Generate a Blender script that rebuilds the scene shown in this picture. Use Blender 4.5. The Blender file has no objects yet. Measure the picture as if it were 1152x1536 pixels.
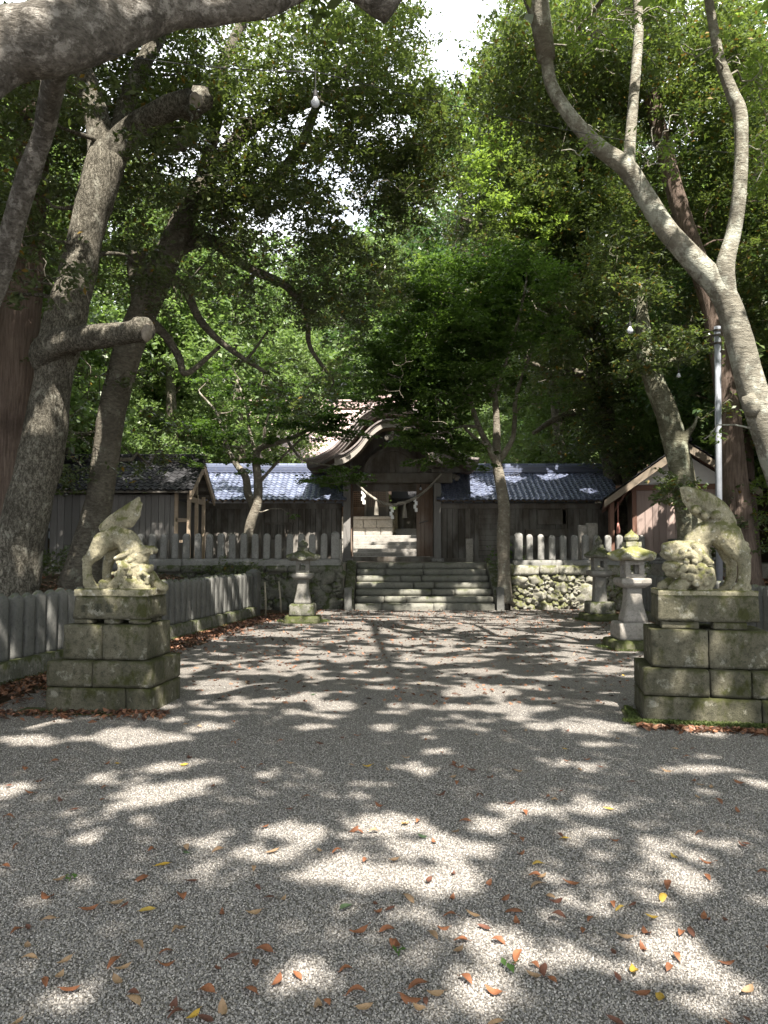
import bpy, bmesh, math, random
import numpy as np
from mathutils import Vector, Matrix, noise as mnoise

random.seed(7)
rng = np.random.default_rng(7)
R = math.radians
scene = bpy.context.scene
COL = scene.collection

# ------------------------------------------------------------------ camera
CAM_H = 1.6
PITCH = math.atan(59 / 1152)
cam = bpy.data.cameras.new('camera')
cam.sensor_fit = 'HORIZONTAL'
cam.sensor_width = 36
cam.lens = 36
cam.clip_start = 0.1
cam.clip_end = 2000
camo = bpy.data.objects.new('camera', cam)
camo.location = (0, 0, CAM_H)
camo.rotation_euler = (R(90) + PITCH, 0, 0)
COL.objects.link(camo)
scene.camera = camo

def W(px, py, Y):
    """the point at depth Y seen at a place in the photograph (1152 x 1536)"""
    u = (px - 576) / 1152
    v = (768 - py) / 1152
    dy = math.cos(PITCH) - v * math.sin(PITCH)
    dz = math.sin(PITCH) + v * math.cos(PITCH)
    t = Y / dy
    return Vector((u * t, Y, CAM_H + dz * t))

def G(px, py, z=0.0):
    u = (px - 576) / 1152
    v = (768 - py) / 1152
    dy = math.cos(PITCH) - v * math.sin(PITCH)
    dz = math.sin(PITCH) + v * math.cos(PITCH)
    t = (z - CAM_H) / dz
    return Vector((u * t, dy * t, z))

# ------------------------------------------------------------------ sun and sky
SUN_EL = R(55)
sh = Vector((0.25, -0.97)).normalized()
SUN = Vector((sh.x * math.cos(SUN_EL), sh.y * math.cos(SUN_EL), math.sin(SUN_EL)))
w = bpy.data.worlds.new('World')
scene.world = w
w.use_nodes = True
wn = w.node_tree
bg = wn.nodes['Background']
sky = wn.nodes.new('ShaderNodeTexSky')
sky.sky_type = 'NISHITA'
sky.sun_disc = False
sky.sun_elevation = SUN_EL
sky.sun_rotation = math.atan2(sh.x, sh.y)
sky.dust_density = 2.5
# white cloud layer added to whiten the sky and fill the shade
tc = wn.nodes.new('ShaderNodeTexCoord')
cn = wn.nodes.new('ShaderNodeTexNoise'); cn.inputs['Scale'].default_value = 2.2; cn.inputs['Detail'].default_value = 7; cn.inputs['Roughness'].default_value = 0.62
wn.links.new(tc.outputs['Generated'], cn.inputs['Vector'])
cr_ = wn.nodes.new('ShaderNodeMapRange'); cr_.inputs['From Min'].default_value = 0.30; cr_.inputs['From Max'].default_value = 0.52; cr_.clamp = True
wn.links.new(cn.outputs[0], cr_.inputs['Value'])
cm_x = wn.nodes.new('ShaderNodeMix'); cm_x.data_type = 'RGBA'
wn.links.new(cr_.outputs[0], cm_x.inputs[0]); wn.links.new(sky.outputs[0], cm_x.inputs[6]); cm_x.inputs[7].default_value = (4.3, 4.45, 4.7, 1)
wn.links.new(cm_x.outputs[2], bg.inputs['Color'])
bg.inputs['Strength'].default_value = 0.15
sl = bpy.data.lights.new('sun', 'SUN')
sl.energy = 4.6
sl.angle = R(0.5)
sl.color = (1.0, 0.93, 0.84)
so = bpy.data.objects.new('sun', sl)
so.rotation_euler = SUN.to_track_quat('Z', 'Y').to_euler()
so.location = (5, -10, 30)
COL.objects.link(so)
vs = scene.view_settings
scene.display_settings.display_device = 'sRGB'
vs.view_transform = 'Standard'
vs.look = 'None'
vs.gamma = 1
vs.use_curve_mapping = False
vs.exposure = EXPOSURE = 1.95
scene.cycles.max_bounces = 8
scene.cycles.diffuse_bounces = 4
scene.cycles.glossy_bounces = 3
scene.cycles.transmission_bounces = 5
scene.cycles.sample_clamp_indirect = 6
scene.cycles.use_denoising = True

# ------------------------------------------------------------------ nodes
def new_mat(name):
    m = bpy.data.materials.new(name)
    m.use_nodes = True
    return m

class NT:
    def __init__(s, m):
        s.t = m.node_tree
        s.b = s.t.nodes['Principled BSDF']
        s.out = s.t.nodes['Material Output']
    def n(s, typ, ins=None, **kw):
        nd = s.t.nodes.new('ShaderNode' + typ)
        for k, v in kw.items():
            setattr(nd, k, v)
        for k, v in (ins or {}).items():
            s.set(nd.inputs[k], v)
        return nd
    def set(s, inp, v):
        if isinstance(v, bpy.types.NodeSocket):
            s.t.links.new(v, inp)
        elif isinstance(v, tuple) and len(v) == 3 and inp.type == 'RGBA':
            inp.default_value = (*v, 1)
        else:
            inp.default_value = v
    def coord(s, sc=(1, 1, 1), which='Object', rot=(0, 0, 0)):
        c = s.n('TexCoord')
        mp = s.n('Mapping', {'Vector': c.outputs[which], 'Scale': sc, 'Rotation': rot})
        return mp.outputs[0]
    def noise(s, vec, scale, detail=4, rough=0.6, dist=0.0):
        return s.n('TexNoise', {'Vector': vec, 'Scale': scale, 'Detail': detail, 'Roughness': rough, 'Distortion': dist}).outputs[0]
    def ramp(s, v, a, b):
        return s.n('MapRange', {'Value': v, 'From Min': a, 'From Max': b, 'To Min': 0.0, 'To Max': 1.0}, clamp=True).outputs[0]
    def mix(s, f, a, b, mode='MIX'):
        nd = s.n('Mix', data_type='RGBA', blend_type=mode, clamp_factor=True)
        s.set(nd.inputs[0], f); s.set(nd.inputs[6], a); s.set(nd.inputs[7], b)
        return nd.outputs[2]
    def math(s, op, a, b=0.0):
        nd = s.n('Math', operation=op)
        s.set(nd.inputs[0], a); s.set(nd.inputs[1], b)
        return nd.outputs[0]
    def bump(s, h, strength, dist=0.02, prev=None):
        nd = s.n('Bump', {'Height': h, 'Strength': strength, 'Distance': dist})
        if prev: s.t.links.new(prev, nd.inputs['Normal'])
        return nd.outputs[0]
    def done(s, col, rough=0.85, normal=None, spec=0.3):
        s.set(s.b.inputs['Base Color'], col)
        s.set(s.b.inputs['Roughness'], rough)
        s.b.inputs['Specular IOR Level'].default_value = spec
        if normal: s.t.links.new(normal, s.b.inputs['Normal'])

def stone(name, c1, c2, speck=(0.02, 0.02, 0.02), moss=None, moss_amt=0.5, sc=6.0, light=None, bump=0.5, streak=False):
    m = new_mat(name); t = NT(m)
    v = t.coord()
    big = t.noise(v, sc * 0.5, 5, 0.6, 0.3)
    mid = t.noise(v, sc * 3.5, 5, 0.7)
    fine = t.noise(v, 140, 2, 0.6)
    col = t.mix(t.ramp(big, 0.36, 0.64), c1, c2)
    col = t.mix(t.math('MULTIPLY', t.ramp(mid, 0.5, 0.72), 0.75), col, speck)
    if light:
        lt = t.noise(t.coord((1, 1, 1), rot=(0.4, 1.0, 0.2)), sc * 1.9, 5, 0.65)
        col = t.mix(t.math('MULTIPLY', t.ramp(lt, 0.58, 0.66), 0.7), col, light)
    pit = t.noise(t.coord((1, 1, 1), rot=(1.1, 0.3, 0.5)), sc * 7, 6, 0.75)
    col = t.mix(t.math('MULTIPLY', t.ramp(pit, 0.56, 0.62), 0.55), col, speck)
    col = t.mix(t.ramp(fine, 0.35, 0.75), col, t.mix(0.5, col, speck))
    if moss:
        geo = t.n('NewGeometry')
        sep = t.n('SeparateXYZ', {'Vector': geo.outputs['Normal']})
        up = t.ramp(sep.outputs[2], -0.5, 0.9)
        mn = t.noise(t.coord((1, 1, 0.6), rot=(0.2, 0.3, 0.7)), sc * 1.3, 6, 0.7)
        k = t.ramp(t.math('ADD', t.math('MULTIPLY', up, 0.22), mn), 0.74 - 0.3 * moss_amt, 0.86 - 0.3 * moss_amt)
        m2 = t.mix(t.noise(v, 40, 3), moss, tuple(0.45 * c for c in moss))
        col = t.mix(t.math('MULTIPLY', k, 0.85), col, m2)
    h = t.math('ADD', t.math('MULTIPLY', mid, 1.0), t.math('MULTIPLY', fine, 0.35))
    t.done(col, 0.9, t.bump(h, bump, 0.02), 0.2)
    return m

def wood(name, c1, c2, axis='Z', rough=0.75, grey=None):
    m = new_mat(name); t = NT(m)
    sc = {'Z': (14, 14, 0.7), 'X': (0.7, 14, 14), 'Y': (14, 0.7, 14)}[axis]
    v = t.coord(sc)
    g = t.noise(v, 3.0, 6, 0.7, 0.4)
    isl = t.n('NewGeometry').outputs['Random Per Island']
    col = t.mix(t.ramp(g, 0.3, 0.7), c1, c2)
    col = t.mix(t.math('MULTIPLY', isl, 0.85), col, tuple(0.38 * c for c in c1))
    if grey:
        col = t.mix(t.math('MULTIPLY', t.ramp(t.noise(t.coord((1.5, 1.5, 0.6)), 1.4, 4), 0.4, 0.65), 0.8), col, grey)
    t.done(col, rough, t.bump(g, 0.5, 0.01), 0.2)
    return m

def plain(name, c, rough=0.6, c2=None, sc=8, metal=0.0, bump=0.15, spec=0.4):
    m = new_mat(name); t = NT(m)
    n = t.noise(t.coord(), sc, 5, 0.65)
    c2 = c2 or tuple(0.7 * k for k in c)
    t.done(t.mix(t.ramp(n, 0.35, 0.7), c, c2), rough, t.bump(n, bump, 0.01), spec)
    t.b.inputs['Metallic'].default_value = metal
    return m

def bark(name, c1, c2, sc=1.0, lichen=None, kind='knobbly', lich_amt=0.5):
    m = new_mat(name); t = NT(m)
    if kind == 'fibrous':
        v = t.coord((16 * sc, 16 * sc, 0.9 * sc))
        h = t.noise(v, 2.0, 6, 0.7, 0.3)
        f = h
    elif kind == 'knobbly':
        v = t.coord((1, 1, 0.5))
        vo = t.n('TexVoronoi', {'Vector': t.n('VectorMath', {0: v, 1: t.n('TexNoise', {'Vector': v, 'Scale': 9.0 * sc, 'Detail': 4.0}).outputs[1]}, operation='ADD').outputs[0], 'Scale': 15 * sc})
        f = t.math('ADD', t.math('MULTIPLY', vo.outputs['Distance'], 0.30), t.math('MULTIPLY', t.noise(v, 24 * sc, 8, 0.82), 1.15))
        h = f
        f = t.math('MULTIPLY', t.math('SUBTRACT', f, 0.45), 1.5)
    else:
        v = t.coord((1, 1, 1))
        f = t.noise(t.coord((1, 1, 2.2)), 11 * sc, 6, 0.7)
        h = f
    col = t.mix(t.ramp(f, 0.3, 0.7), c1, c2)
    big = t.noise(t.coord(), 1.7 * sc, 5, 0.65)
    col = t.mix(t.math('MULTIPLY', t.ramp(big, 0.45, 0.7), 0.6), col, tuple(0.45 * c for c in c1))
    if lichen:
        ln = t.noise(t.coord((1, 1, 0.8), rot=(0.5, 0.2, 0)), 4.5 * sc, 7, 0.75)
        a = 0.62 - 0.15 * lich_amt
        col = t.mix(t.math('MULTIPLY', t.ramp(ln, a, a + 0.09), 0.75), col, lichen)
    t.done(col, 0.9, t.bump(h, 1.0, 0.06), 0.15)
    return m

def leaf_mat(name, c1, c2, trans, gloss=0.4, tr=0.45, odd=None, odd_at=0.93):
    m = new_mat(name); t = NT(m)
    isl = t.n('NewGeometry').outputs['Random Per Island']
    col = t.mix(isl, c1, c2)
    tcol = t.mix(isl, trans, tuple(0.7 * c for c in trans))
    if odd:
        k = t.math('GREATER_THAN', isl, odd_at)
        col = t.mix(k, col, odd); tcol = t.mix(k, tcol, odd)
    t.done(col, gloss, None, 0.5)
    tl = t.n('BsdfTranslucent', {'Color': tcol})
    mx = t.n('MixShader', {0: tr})
    t.t.links.new(t.b.outputs[0], mx.inputs[1]); t.t.links.new(tl.outputs[0], mx.inputs[2])
    t.t.links.new(mx.outputs[0], t.out.inputs[0])
    return m

# ------------------------------------------------------------------ mesh helpers
class MB:
    def __init__(s):
        s.v = []; s.f = []; s.m = []
        s.cur = 0
    def add(s, vs, fs):
        o = len(s.v)
        s.v += [tuple(p) for p in vs]
        s.f += [tuple(i + o for i in f) for f in fs]
        s.m += [s.cur] * len(fs)
    def box(s, x0, x1, y0, y1, z0, z1, M=None, taper=None):
        vs = [(x, y, z) for z in (z0, z1) for y in (y0, y1) for x in (x0, x1)]
        if taper:
            cx, cy = (x0 + x1) / 2, (y0 + y1) / 2
            for i in range(4, 8):
                x, y, z = vs[i]
                vs[i] = (cx + (x - cx) * taper, cy + (y - cy) * taper, z)
        if M is not None:
            vs = [M @ Vector(p) for p in vs]
        s.add(vs, [(0, 2, 3, 1), (4, 5, 7, 6), (0, 1, 5, 4), (2, 6, 7, 3), (0, 4, 6, 2), (1, 3, 7, 5)])
        return s
    def tube(s, pts, rad, n=8, cap=True, jit=0.0, seed=0, flat=None):
        pts = [Vector(p) for p in pts]
        if not isinstance(rad, (list, tuple)):
            rad = [rad] * len(pts)
        t0 = (pts[1] - pts[0]).normalized()
        a = t0.orthogonal().normalized()
        vs = []
        for i, p in enumerate(pts):
            tg = (pts[min(i + 1, len(pts) - 1)] - pts[max(i - 1, 0)])
            tg = tg.normalized() if tg.length > 1e-9 else t0
            a = (a - tg * a.dot(tg))
            a = a.normalized() if a.length > 1e-6 else tg.orthogonal().normalized()
            b = tg.cross(a)
            for k in range(n):
                an = 2 * math.pi * k / n
                d = a * math.cos(an) + b * math.sin(an)
                r = rad[i]
                if jit:
                    q = p + d * r
                    r *= 1 + jit * (mnoise.noise(q * 1.3 + Vector((seed, 0, 0))) * 1.0 + 0.55 * mnoise.noise(q * 3.4 + Vector((0, seed, 0))) + 0.3 * mnoise.noise(q * 9 + Vector((0, 0, seed))))
                vs.append(p + d * r)
        fs = []
        for i in range(len(pts) - 1):
            for k in range(n):
                k2 = (k + 1) % n
                fs.append((i * n + k, i * n + k2, (i + 1) * n + k2, (i + 1) * n + k))
        if cap:
            fs.append(tuple(range(n - 1, -1, -1)))
            fs.append(tuple((len(pts) - 1) * n + k for k in range(n)))
        s.add(vs, fs)
        return s
    def lathe(s, prof, n, c=(0, 0, 0), rot=0.0):
        vs = []
        for (z, r) in prof:
            for k in range(n):
                an = rot + 2 * math.pi * k / n
                vs.append((c[0] + r * math.cos(an), c[1] + r * math.sin(an), c[2] + z))
        fs = []
        for i in range(len(prof) - 1):
            for k in range(n):
                k2 = (k + 1) % n
                fs.append((i * n + k, i * n + k2, (i + 1) * n + k2, (i + 1) * n + k))
        fs.append(tuple(range(n - 1, -1, -1)))
        fs.append(tuple((len(prof) - 1) * n + k for k in range(n)))
        s.add(vs, fs)
        return s
    def ico(s, c, sc, sub=2, jit=0.0, M=None):
        vs, fs = ICO[sub]
        out = []
        for p in vs:
            k = 1 + jit * mnoise.noise(Vector(p) * 1.6 + Vector(c) * 3.1)
            q = Vector((p[0] * sc[0] * k, p[1] * sc[1] * k, p[2] * sc[2] * k))
            if M is not None: q = M @ q
            out.append(q + Vector(c))
        s.add(out, fs)
        return s
    def rough(s, x0, x1, y0, y1, z0, z1, cell=.06, amp=.006, r=.018, taper=None, seed=0.0):
        """a hewn block: worn rounded edges and an uneven face"""
        lo = Vector((x0, y0, z0)); hi = Vector((x1, y1, z1)); sz = hi - lo
        r = min(r, min(sz) * .45)
        cx, cy = (x0 + x1) / 2, (y0 + y1) / 2
        key = {}; vs = []; fs = []
        n = [max(2, min(40, int(sz[k] / cell))) for k in range(3)]
        def vid(i, j, k):
            q = (i, j, k)
            if q in key: return key[q]
            p = Vector([lo[m] + sz[m] * q[m] / n[m] for m in range(3)])
            c = Vector([min(max(p[m], lo[m] + r), hi[m] - r) for m in range(3)])
            d = p - c
            if d.length > 1e-9:
                d.normalize()
                w_ = p * 7 + Vector((seed, seed * .7, 0))
                chip = max(0, mnoise.noise(p * 11 + Vector((0, seed, 3))) - .25) * 2.2 * (1 if (p - c).length > r * 1.05 else .15)
                p = c + d * (r + amp * (mnoise.noise(w_) + .5 * mnoise.noise(w_ * 3.1)) - chip * amp * 2)
            if taper:
                f = 1 + (taper - 1) * (p.z - z0) / max(1e-6, z1 - z0)
                p = Vector((cx + (p.x - cx) * f, cy + (p.y - cy) * f, p.z))
            key[q] = len(vs); vs.append(p); return key[q]
        for ax in range(3):
            u, v = (ax + 1) % 3, (ax + 2) % 3
            for e in (0, n[ax]):
                for i in range(n[u]):
                    for j in range(n[v]):
                        f = []
                        for du, dv in ((0, 0), (1, 0), (1, 1), (0, 1)):
                            q = [0, 0, 0]; q[ax] = e; q[u] = i + du; q[v] = j + dv
                            f.append(vid(*q))
                        fs.append(tuple(f if e else reversed(f)))
        s.add(vs, fs)
        return s
    def prism(s, poly, y0, y1):
        """poly of (x, z), extruded in y"""
        n = len(poly)
        vs = [(x, y0, z) for x, z in poly] + [(x, y1, z) for x, z in poly]
        fs = [tuple(range(n)), tuple(range(2 * n - 1, n - 1, -1))]
        fs += [(k, n + k, n + (k + 1) % n, (k + 1) % n) for k in range(n)]
        s.add(vs, fs)
        return s
    def strip(s, top, bot, y0, y1):
        """a curved band between two lists of (x, z), extruded in y"""
        n = len(top)
        vs = []
        for y in (y0, y1):
            vs += [(x, y, z) for x, z in top] + [(x, y, z) for x, z in bot]
        fs = []
        for i in range(n - 1):
            a, b, c, d = i, i + 1, n + i + 1, n + i
            o = 2 * n
            fs += [(a, d, c, b), (a + o, b + o, c + o, d + o), (a, b, b + o, a + o), (d, d + o, c + o, c)]
        fs += [(0, 2 * n, 3 * n, n), (n - 1, 2 * n - 1, 4 * n - 1, 3 * n - 1)]
        s.add(vs, fs)
        return s
    def build(s, name, mat, parent=None, smooth=False, bevel=0.0, seg=2, world=True, fix=True):
        off = parent.location if (parent is not None and world) else Vector((0, 0, 0))
        if parent is not None and world and parent.parent is not None:
            off = off + parent.parent.location
        me = bpy.data.meshes.new(name)
        me.from_pydata([(p[0] - off[0], p[1] - off[1], p[2] - off[2]) for p in s.v], [], s.f)
        for mt in (mat if isinstance(mat, (list, tuple)) else [mat]):
            me.materials.append(mt)
        if any(s.m):
            me.polygons.foreach_set('material_index', s.m)
        if fix:
            bm = bmesh.new(); bm.from_mesh(me)
            bmesh.ops.recalc_face_normals(bm, faces=bm.faces)
            bm.to_mesh(me); bm.free()
        if smooth:
            me.polygons.foreach_set('use_smooth', [True] * len(me.polygons))
        ob = bpy.data.objects.new(name, me)
        COL.objects.link(ob)
        if parent is not None:
            ob.parent = parent
        if bevel:
            md = ob.modifiers.new('bevel', 'BEVEL')
            md.width = bevel; md.segments = seg; md.limit_method = 'ANGLE'
        return ob

def _ico(sub):
    bm = bmesh.new()
    bmesh.ops.create_icosphere(bm, subdivisions=sub, radius=1)
    vs = [tuple(v.co) for v in bm.verts]
    fs = [tuple(v.index for v in f.verts) for f in bm.faces]
    bm.free()
    return vs, fs
ICO = {k: _ico(k) for k in (1, 2, 3)}

def tag(o, label=None, cat=None, group=None, kind=None):
    if label: o['label'] = label
    if cat: o['category'] = cat
    if group: o['group'] = group
    if kind: o['kind'] = kind
    return o

def thing(name, label, cat, loc=(0, 0, 0), group=None):
    o = bpy.data.objects.new(name, None)
    o.empty_display_size = 0.2
    o.location = loc
    COL.objects.link(o)
    return tag(o, label, cat, group)

def spline(pts, per=6):
    """Catmull-Rom through tuples of any length"""
    P = [np.array(p, float) for p in pts]
    P = [2 * P[0] - P[1]] + P + [2 * P[-1] - P[-2]]
    out = []
    for i in range(1, len(P) - 2):
        for k in range(per):
            t = k / per
            a, b, c, d = P[i - 1], P[i], P[i + 1], P[i + 2]
            out.append(0.5 * ((2 * b) + (-a + c) * t + (2 * a - 5 * b + 4 * c - d) * t * t + (-a + 3 * b - 3 * c + d) * t ** 3))
    out.append(P[-2])
    return out

# ------------------------------------------------------------------ where the sun comes through the leaves
SPOTS = []
for s_ in """205 1110 75 16;305 1092 35 10;500 1057 40 9;15 1187 45 20;140 1170 28 8;235 1193 55 18;400 1166 22 8;465 1092 28 5;330 1222 15 5;130 1257 25 11;400 1285 60 25;435 1250 50 18;500 1310 70 25;550 1320 50 25;565 1235 40 18;330 1268 18 7;315 1295 20 10;278 1320 15 8;155 1400 22 10;95 1500 60 25;150 1460 20 15;460 1470 55 35;560 1440 25 15;5 1307 20 9;250 1152 35 9;537 1195 18 7;470 1160 20 6;40 1115 60 10;65 1085 70 9;445 1390 20 8;876 1095 75 14;766 1065 60 10;616 1062 40 6;686 1090 28 5;656 1130 25 6;871 1150 45 10;901 1120 35 7;811 1142 20 5;626 1155 40 9;1136 1175 40 14;1056 1157 60 6;1051 1190 30 6;596 1235 35 18;736 1240 38 14;796 1217 40 9;891 1215 38 11;876 1252 45 9;666 1275 65 16;1001 1272 35 8;1001 1295 22 8;651 1325 65 22;1036 1330 38 20;1141 1355 25 15;621 1370 40 25;801 1370 20 10;721 1410 55 35;631 1430 50 20;986 1420 60 35;1091 1475 50 35;846 1440 40 22;726 1490 60 40;1051 1515 60 20;956 1465 40 15;1146 1430 15 12;901 1525 25 12;583 940 90 5;774 935 50 5;842 954 45 7;404 951 55 6;429 1000 45 7;324 1028 50 9;607 963 30 4;657 991 70 5;570 975 50 5;706 1034 30 5;614 1063 20 4;755 1068 30 6;916 1006 35 5;922 1043 15 4;866 982 30 4;755 951 40 5;515 991 25 4;680 975 35 3;361 1056 40 4;577 1034 35 4;466 1090 20 4;480 920 40 3;640 921 60 3;820 1020 25 4;540 1010 30 4;720 1010 30 4;640 1110 20 5;400 1030 25 4""".split(';'):
    a = [float(k) for k in s_.split()]
    c = G(a[0], a[1]); e = G(a[0], a[1] + a[3]); d = G(a[0], a[1] - a[3])
    SPOTS.append((c.x, c.y, a[2] / 1152 * c.y, (d.y - e.y) / 2))

def sun_spot(p, r, ry=None):
    """the sun reaches this place through a gap of radius r"""
    p = Vector(p)
    g = p - SUN * (p.z / SUN.z)
    SPOTS.append((g.x, g.y, r, ry or r))

_tab = rng.random((64, 64))
def vnoise(x, y):
    xi = np.floor(x).astype(int); yi = np.floor(y).astype(int)
    fx = x - xi; fy = y - yi
    fx = fx * fx * (3 - 2 * fx); fy = fy * fy * (3 - 2 * fy)
    g = lambda i, j: _tab[i % 64, j % 64]
    return (g(xi, yi) * (1 - fx) + g(xi + 1, yi) * fx) * (1 - fy) + (g(xi, yi + 1) * (1 - fx) + g(xi + 1, yi + 1) * fx) * fy

def fence_x_(y): return -4.65 + (y - 9.3) * 0.153

def smooth_(a, b, x):
    t = np.clip((x - a) / (b - a), 0, 1)
    return t * t * (3 - 2 * t)

def in_gap(P, only_spots=False):
    """P (N,3): True where a leaf here would stand in a gap the sun comes through"""
    k = P[:, 2] / SUN.z
    gx = P[:, 0] - SUN.x * k; gy = P[:, 1] - SUN.y * k
    wob = 0.6 * (vnoise(gx * 3.1 + 5, gy * 3.1) - 0.5) + 0.8 * (vnoise(gx * 7.3, gy * 7.3 + 9) - 0.5)
    out = np.zeros(len(P), bool)
    for (cx, cy, rx, ry) in SPOTS:
        d = ((gx - cx) / (rx * 1.05)) ** 2 + ((gy - cy) / (ry * 1.05)) ** 2
        out |= d < 0.92 + 1.7 * wob
    f = 0.6 * vnoise(gx * 1.15 + 3, gy * 1.15 + 7) + 0.4 * vnoise(gx * 2.7, gy * 2.7)
    listed = (gy > 2.0) & (gy < 21) & (gx > -5) & (gx < 7)
    if only_spots: return out
    far = smooth_(5.5, 9, gy) * (gx > fence_x_(gy) + .6)
    far = far * np.where((np.abs(gx + .1) > 2.0) & (np.abs(gx + .1) < 4.2) & (gy > 7.2) & (gy < 9.7), 0.0, 1.0)
    dark = ((gx < -4.6) & (gy > 14)) | (gx < fence_x_(gy) + .5)
    thr = np.where(listed, 0.95 - 0.26 * far, 0.62)
    fine = vnoise(gx * 2.3 + 31, gy * 3.0 + 17) * 0.52 + vnoise(gx * 5.6, gy * 7.3 + 2) * 0.48
    out |= np.where(dark, f > 0.76, (f > thr) | (listed & (far > 0.5) & (fine > 0.56)) | (listed & (far <= 0.5) & (fine > 0.77)))
    return out
# ------------------------------------------------------------------ foliage
def leaf_geo(P, size, aspect, up, r, fold=0.18, droop=0.0):
    n = len(P)
    nv = r.normal(size=(n, 3))
    nv[:, 2] = np.abs(nv[:, 2]) + up
    nv /= np.linalg.norm(nv, axis=1, keepdims=True)
    t = r.normal(size=(n, 3))
    t[:, 2] -= droop
    t -= nv * np.sum(t * nv, axis=1, keepdims=True)
    t /= np.linalg.norm(t, axis=1, keepdims=True)
    b = np.cross(nv, t)
    L = (size * r.uniform(0.65, 1.3, n))[:, None]
    Wd = L * aspect * r.uniform(0.8, 1.15, n)[:, None]
    V = np.empty((n, 4, 3))
    V[:, 0] = P - t * L * 0.5
    V[:, 1] = P + b * Wd * 0.5 + nv * Wd * fold
    V[:, 2] = P + t * L * 0.5
    V[:, 3] = P - b * Wd * 0.5 + nv * Wd * fold
    return V.reshape(-1, 3)

def leaf_obj(name, V, mat, parent=None):
    n = len(V) // 4
    off = np.array(parent.location) if parent is not None else np.zeros(3)
    me = bpy.data.meshes.new(name)
    me.vertices.add(n * 4)
    me.vertices.foreach_set('co', (V - off).astype(np.float32).ravel())
    me.loops.add(n * 4)
    me.loops.foreach_set('vertex_index', np.arange(n * 4, dtype=np.int32))
    me.polygons.add(n)
    me.polygons.foreach_set('loop_start', np.arange(0, n * 4, 4, dtype=np.int32))
    me.polygons.foreach_set('loop_total', np.full(n, 4, dtype=np.int32))
    me.materials.append(mat)
    me.update(calc_edges=True)
    o = bpy.data.objects.new(name, me)
    COL.objects.link(o)
    if parent is not None: o.parent = parent
    return o

def spray_points(clusters, per, r):
    """leaf places in flattened sprays: each cluster is (centre, rx, rz)"""
    out = []
    for c, rx, rz in clusters:
        n = int(per * (rx / 0.7) ** 2)
        if n < 1: continue
        k = max(5, int(9 * rx / 0.5))
        # several small tufts make one cluster, so its edge is uneven
        tc = r.normal(size=(k, 3)) * np.array([rx * 0.55, rx * 0.55, rz * 0.6])
        idx = r.integers(0, k, n)
        p = tc[idx] + r.normal(size=(n, 3)) * np.array([rx * 0.18, rx * 0.18, rz * 0.22])
        p[:, 2] -= 0.25 * rz * (p[:, 0] ** 2 + p[:, 1] ** 2) / (rx * rx)
        out.append(p + np.array(c))
    return np.concatenate(out)

def grow(limbs, clusters, mb, r, r0=0.05, sides=5, reach=9.0, wig=0.10, skip=0.0):
    """thin boughs from the limbs out to each spray"""
    nodes = []
    for pts, rad in limbs:
        for p, q in zip(pts, rad):
            nodes.append((np.array(p, float), q))
    pos = np.array([n[0] for n in nodes]); rd = [n[1] for n in nodes]
    cs = [np.array(c[0], float) for c in clusters]
    d0 = [np.min(np.linalg.norm(pos - c, axis=1)) for c in cs]
    for i in np.argsort(d0):
        c = cs[i]
        d = np.linalg.norm(pos - c, axis=1)
        # prefer nodes that lie lower than the spray
        cost = d + 0.5 * np.maximum(0, pos[:, 2] - c[2])
        j = int(np.argmin(cost))
        if d[j] > reach or r.random() < skip: continue
        a = pos[j]; ra = min(r0, rd[j] * 0.75)
        n = max(4, int(d[j] / 0.3))
        n = min(n, 12)
        ts = np.linspace(0, 1, n + 1)
        off = r.normal(size=3) * wig * d[j]
        off2 = r.normal(size=3) * wig * 0.6 * d[j]
        pts = []
        for t in ts:
            q = a + (c - a) * t + off * math.sin(math.pi * t) + off2 * math.sin(2 * math.pi * t)
            q[2] += 0.08 * d[j] * math.sin(math.pi * t)
            pts.append(q)
        re = max(0.008, ra * 0.35)
        rad = [ra + (re - ra) * t for t in ts]
        mb.tube(pts, rad, sides, cap=False)
        pos = np.concatenate([pos, np.array(pts[1:])])
        rd += rad[1:]

def limb_world(spec, per=6):
    """[(px, py, depth, width px)] -> smooth world points and radii"""
    P = []
    for px, py, D, wpx in spec:
        q = W(px, py, D)
        P.append((q.x, q.y, q.z, wpx / 1152 * D / 2))
    s = spline(P, per)
    return [Vector(a[:3]) for a in s], [max(0.006, float(a[3])) for a in s]

def sample_sprays(regs, r, zmin=2.6, dense=2.0):
    """regs: (px, py, rx, ry, near, far, count, spray rx, spray rz)"""
    out = []
    for px, py, rx, ry, d0, d1, n, sx, sz in regs:
        for _ in range(int(n * dense + .5)):
            a = r.uniform(0, 2 * math.pi); q = math.sqrt(r.uniform(0, 1))
            D = r.uniform(d0, d1)
            c = W(px + rx * q * math.cos(a), py + ry * q * math.sin(a), D)
            if c.z < zmin: c.z = zmin + r.uniform(0, 0.6)
            k = r.uniform(0.7, 1.25)
            out.append((tuple(c), sx * k, sz * k))
    return out

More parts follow.
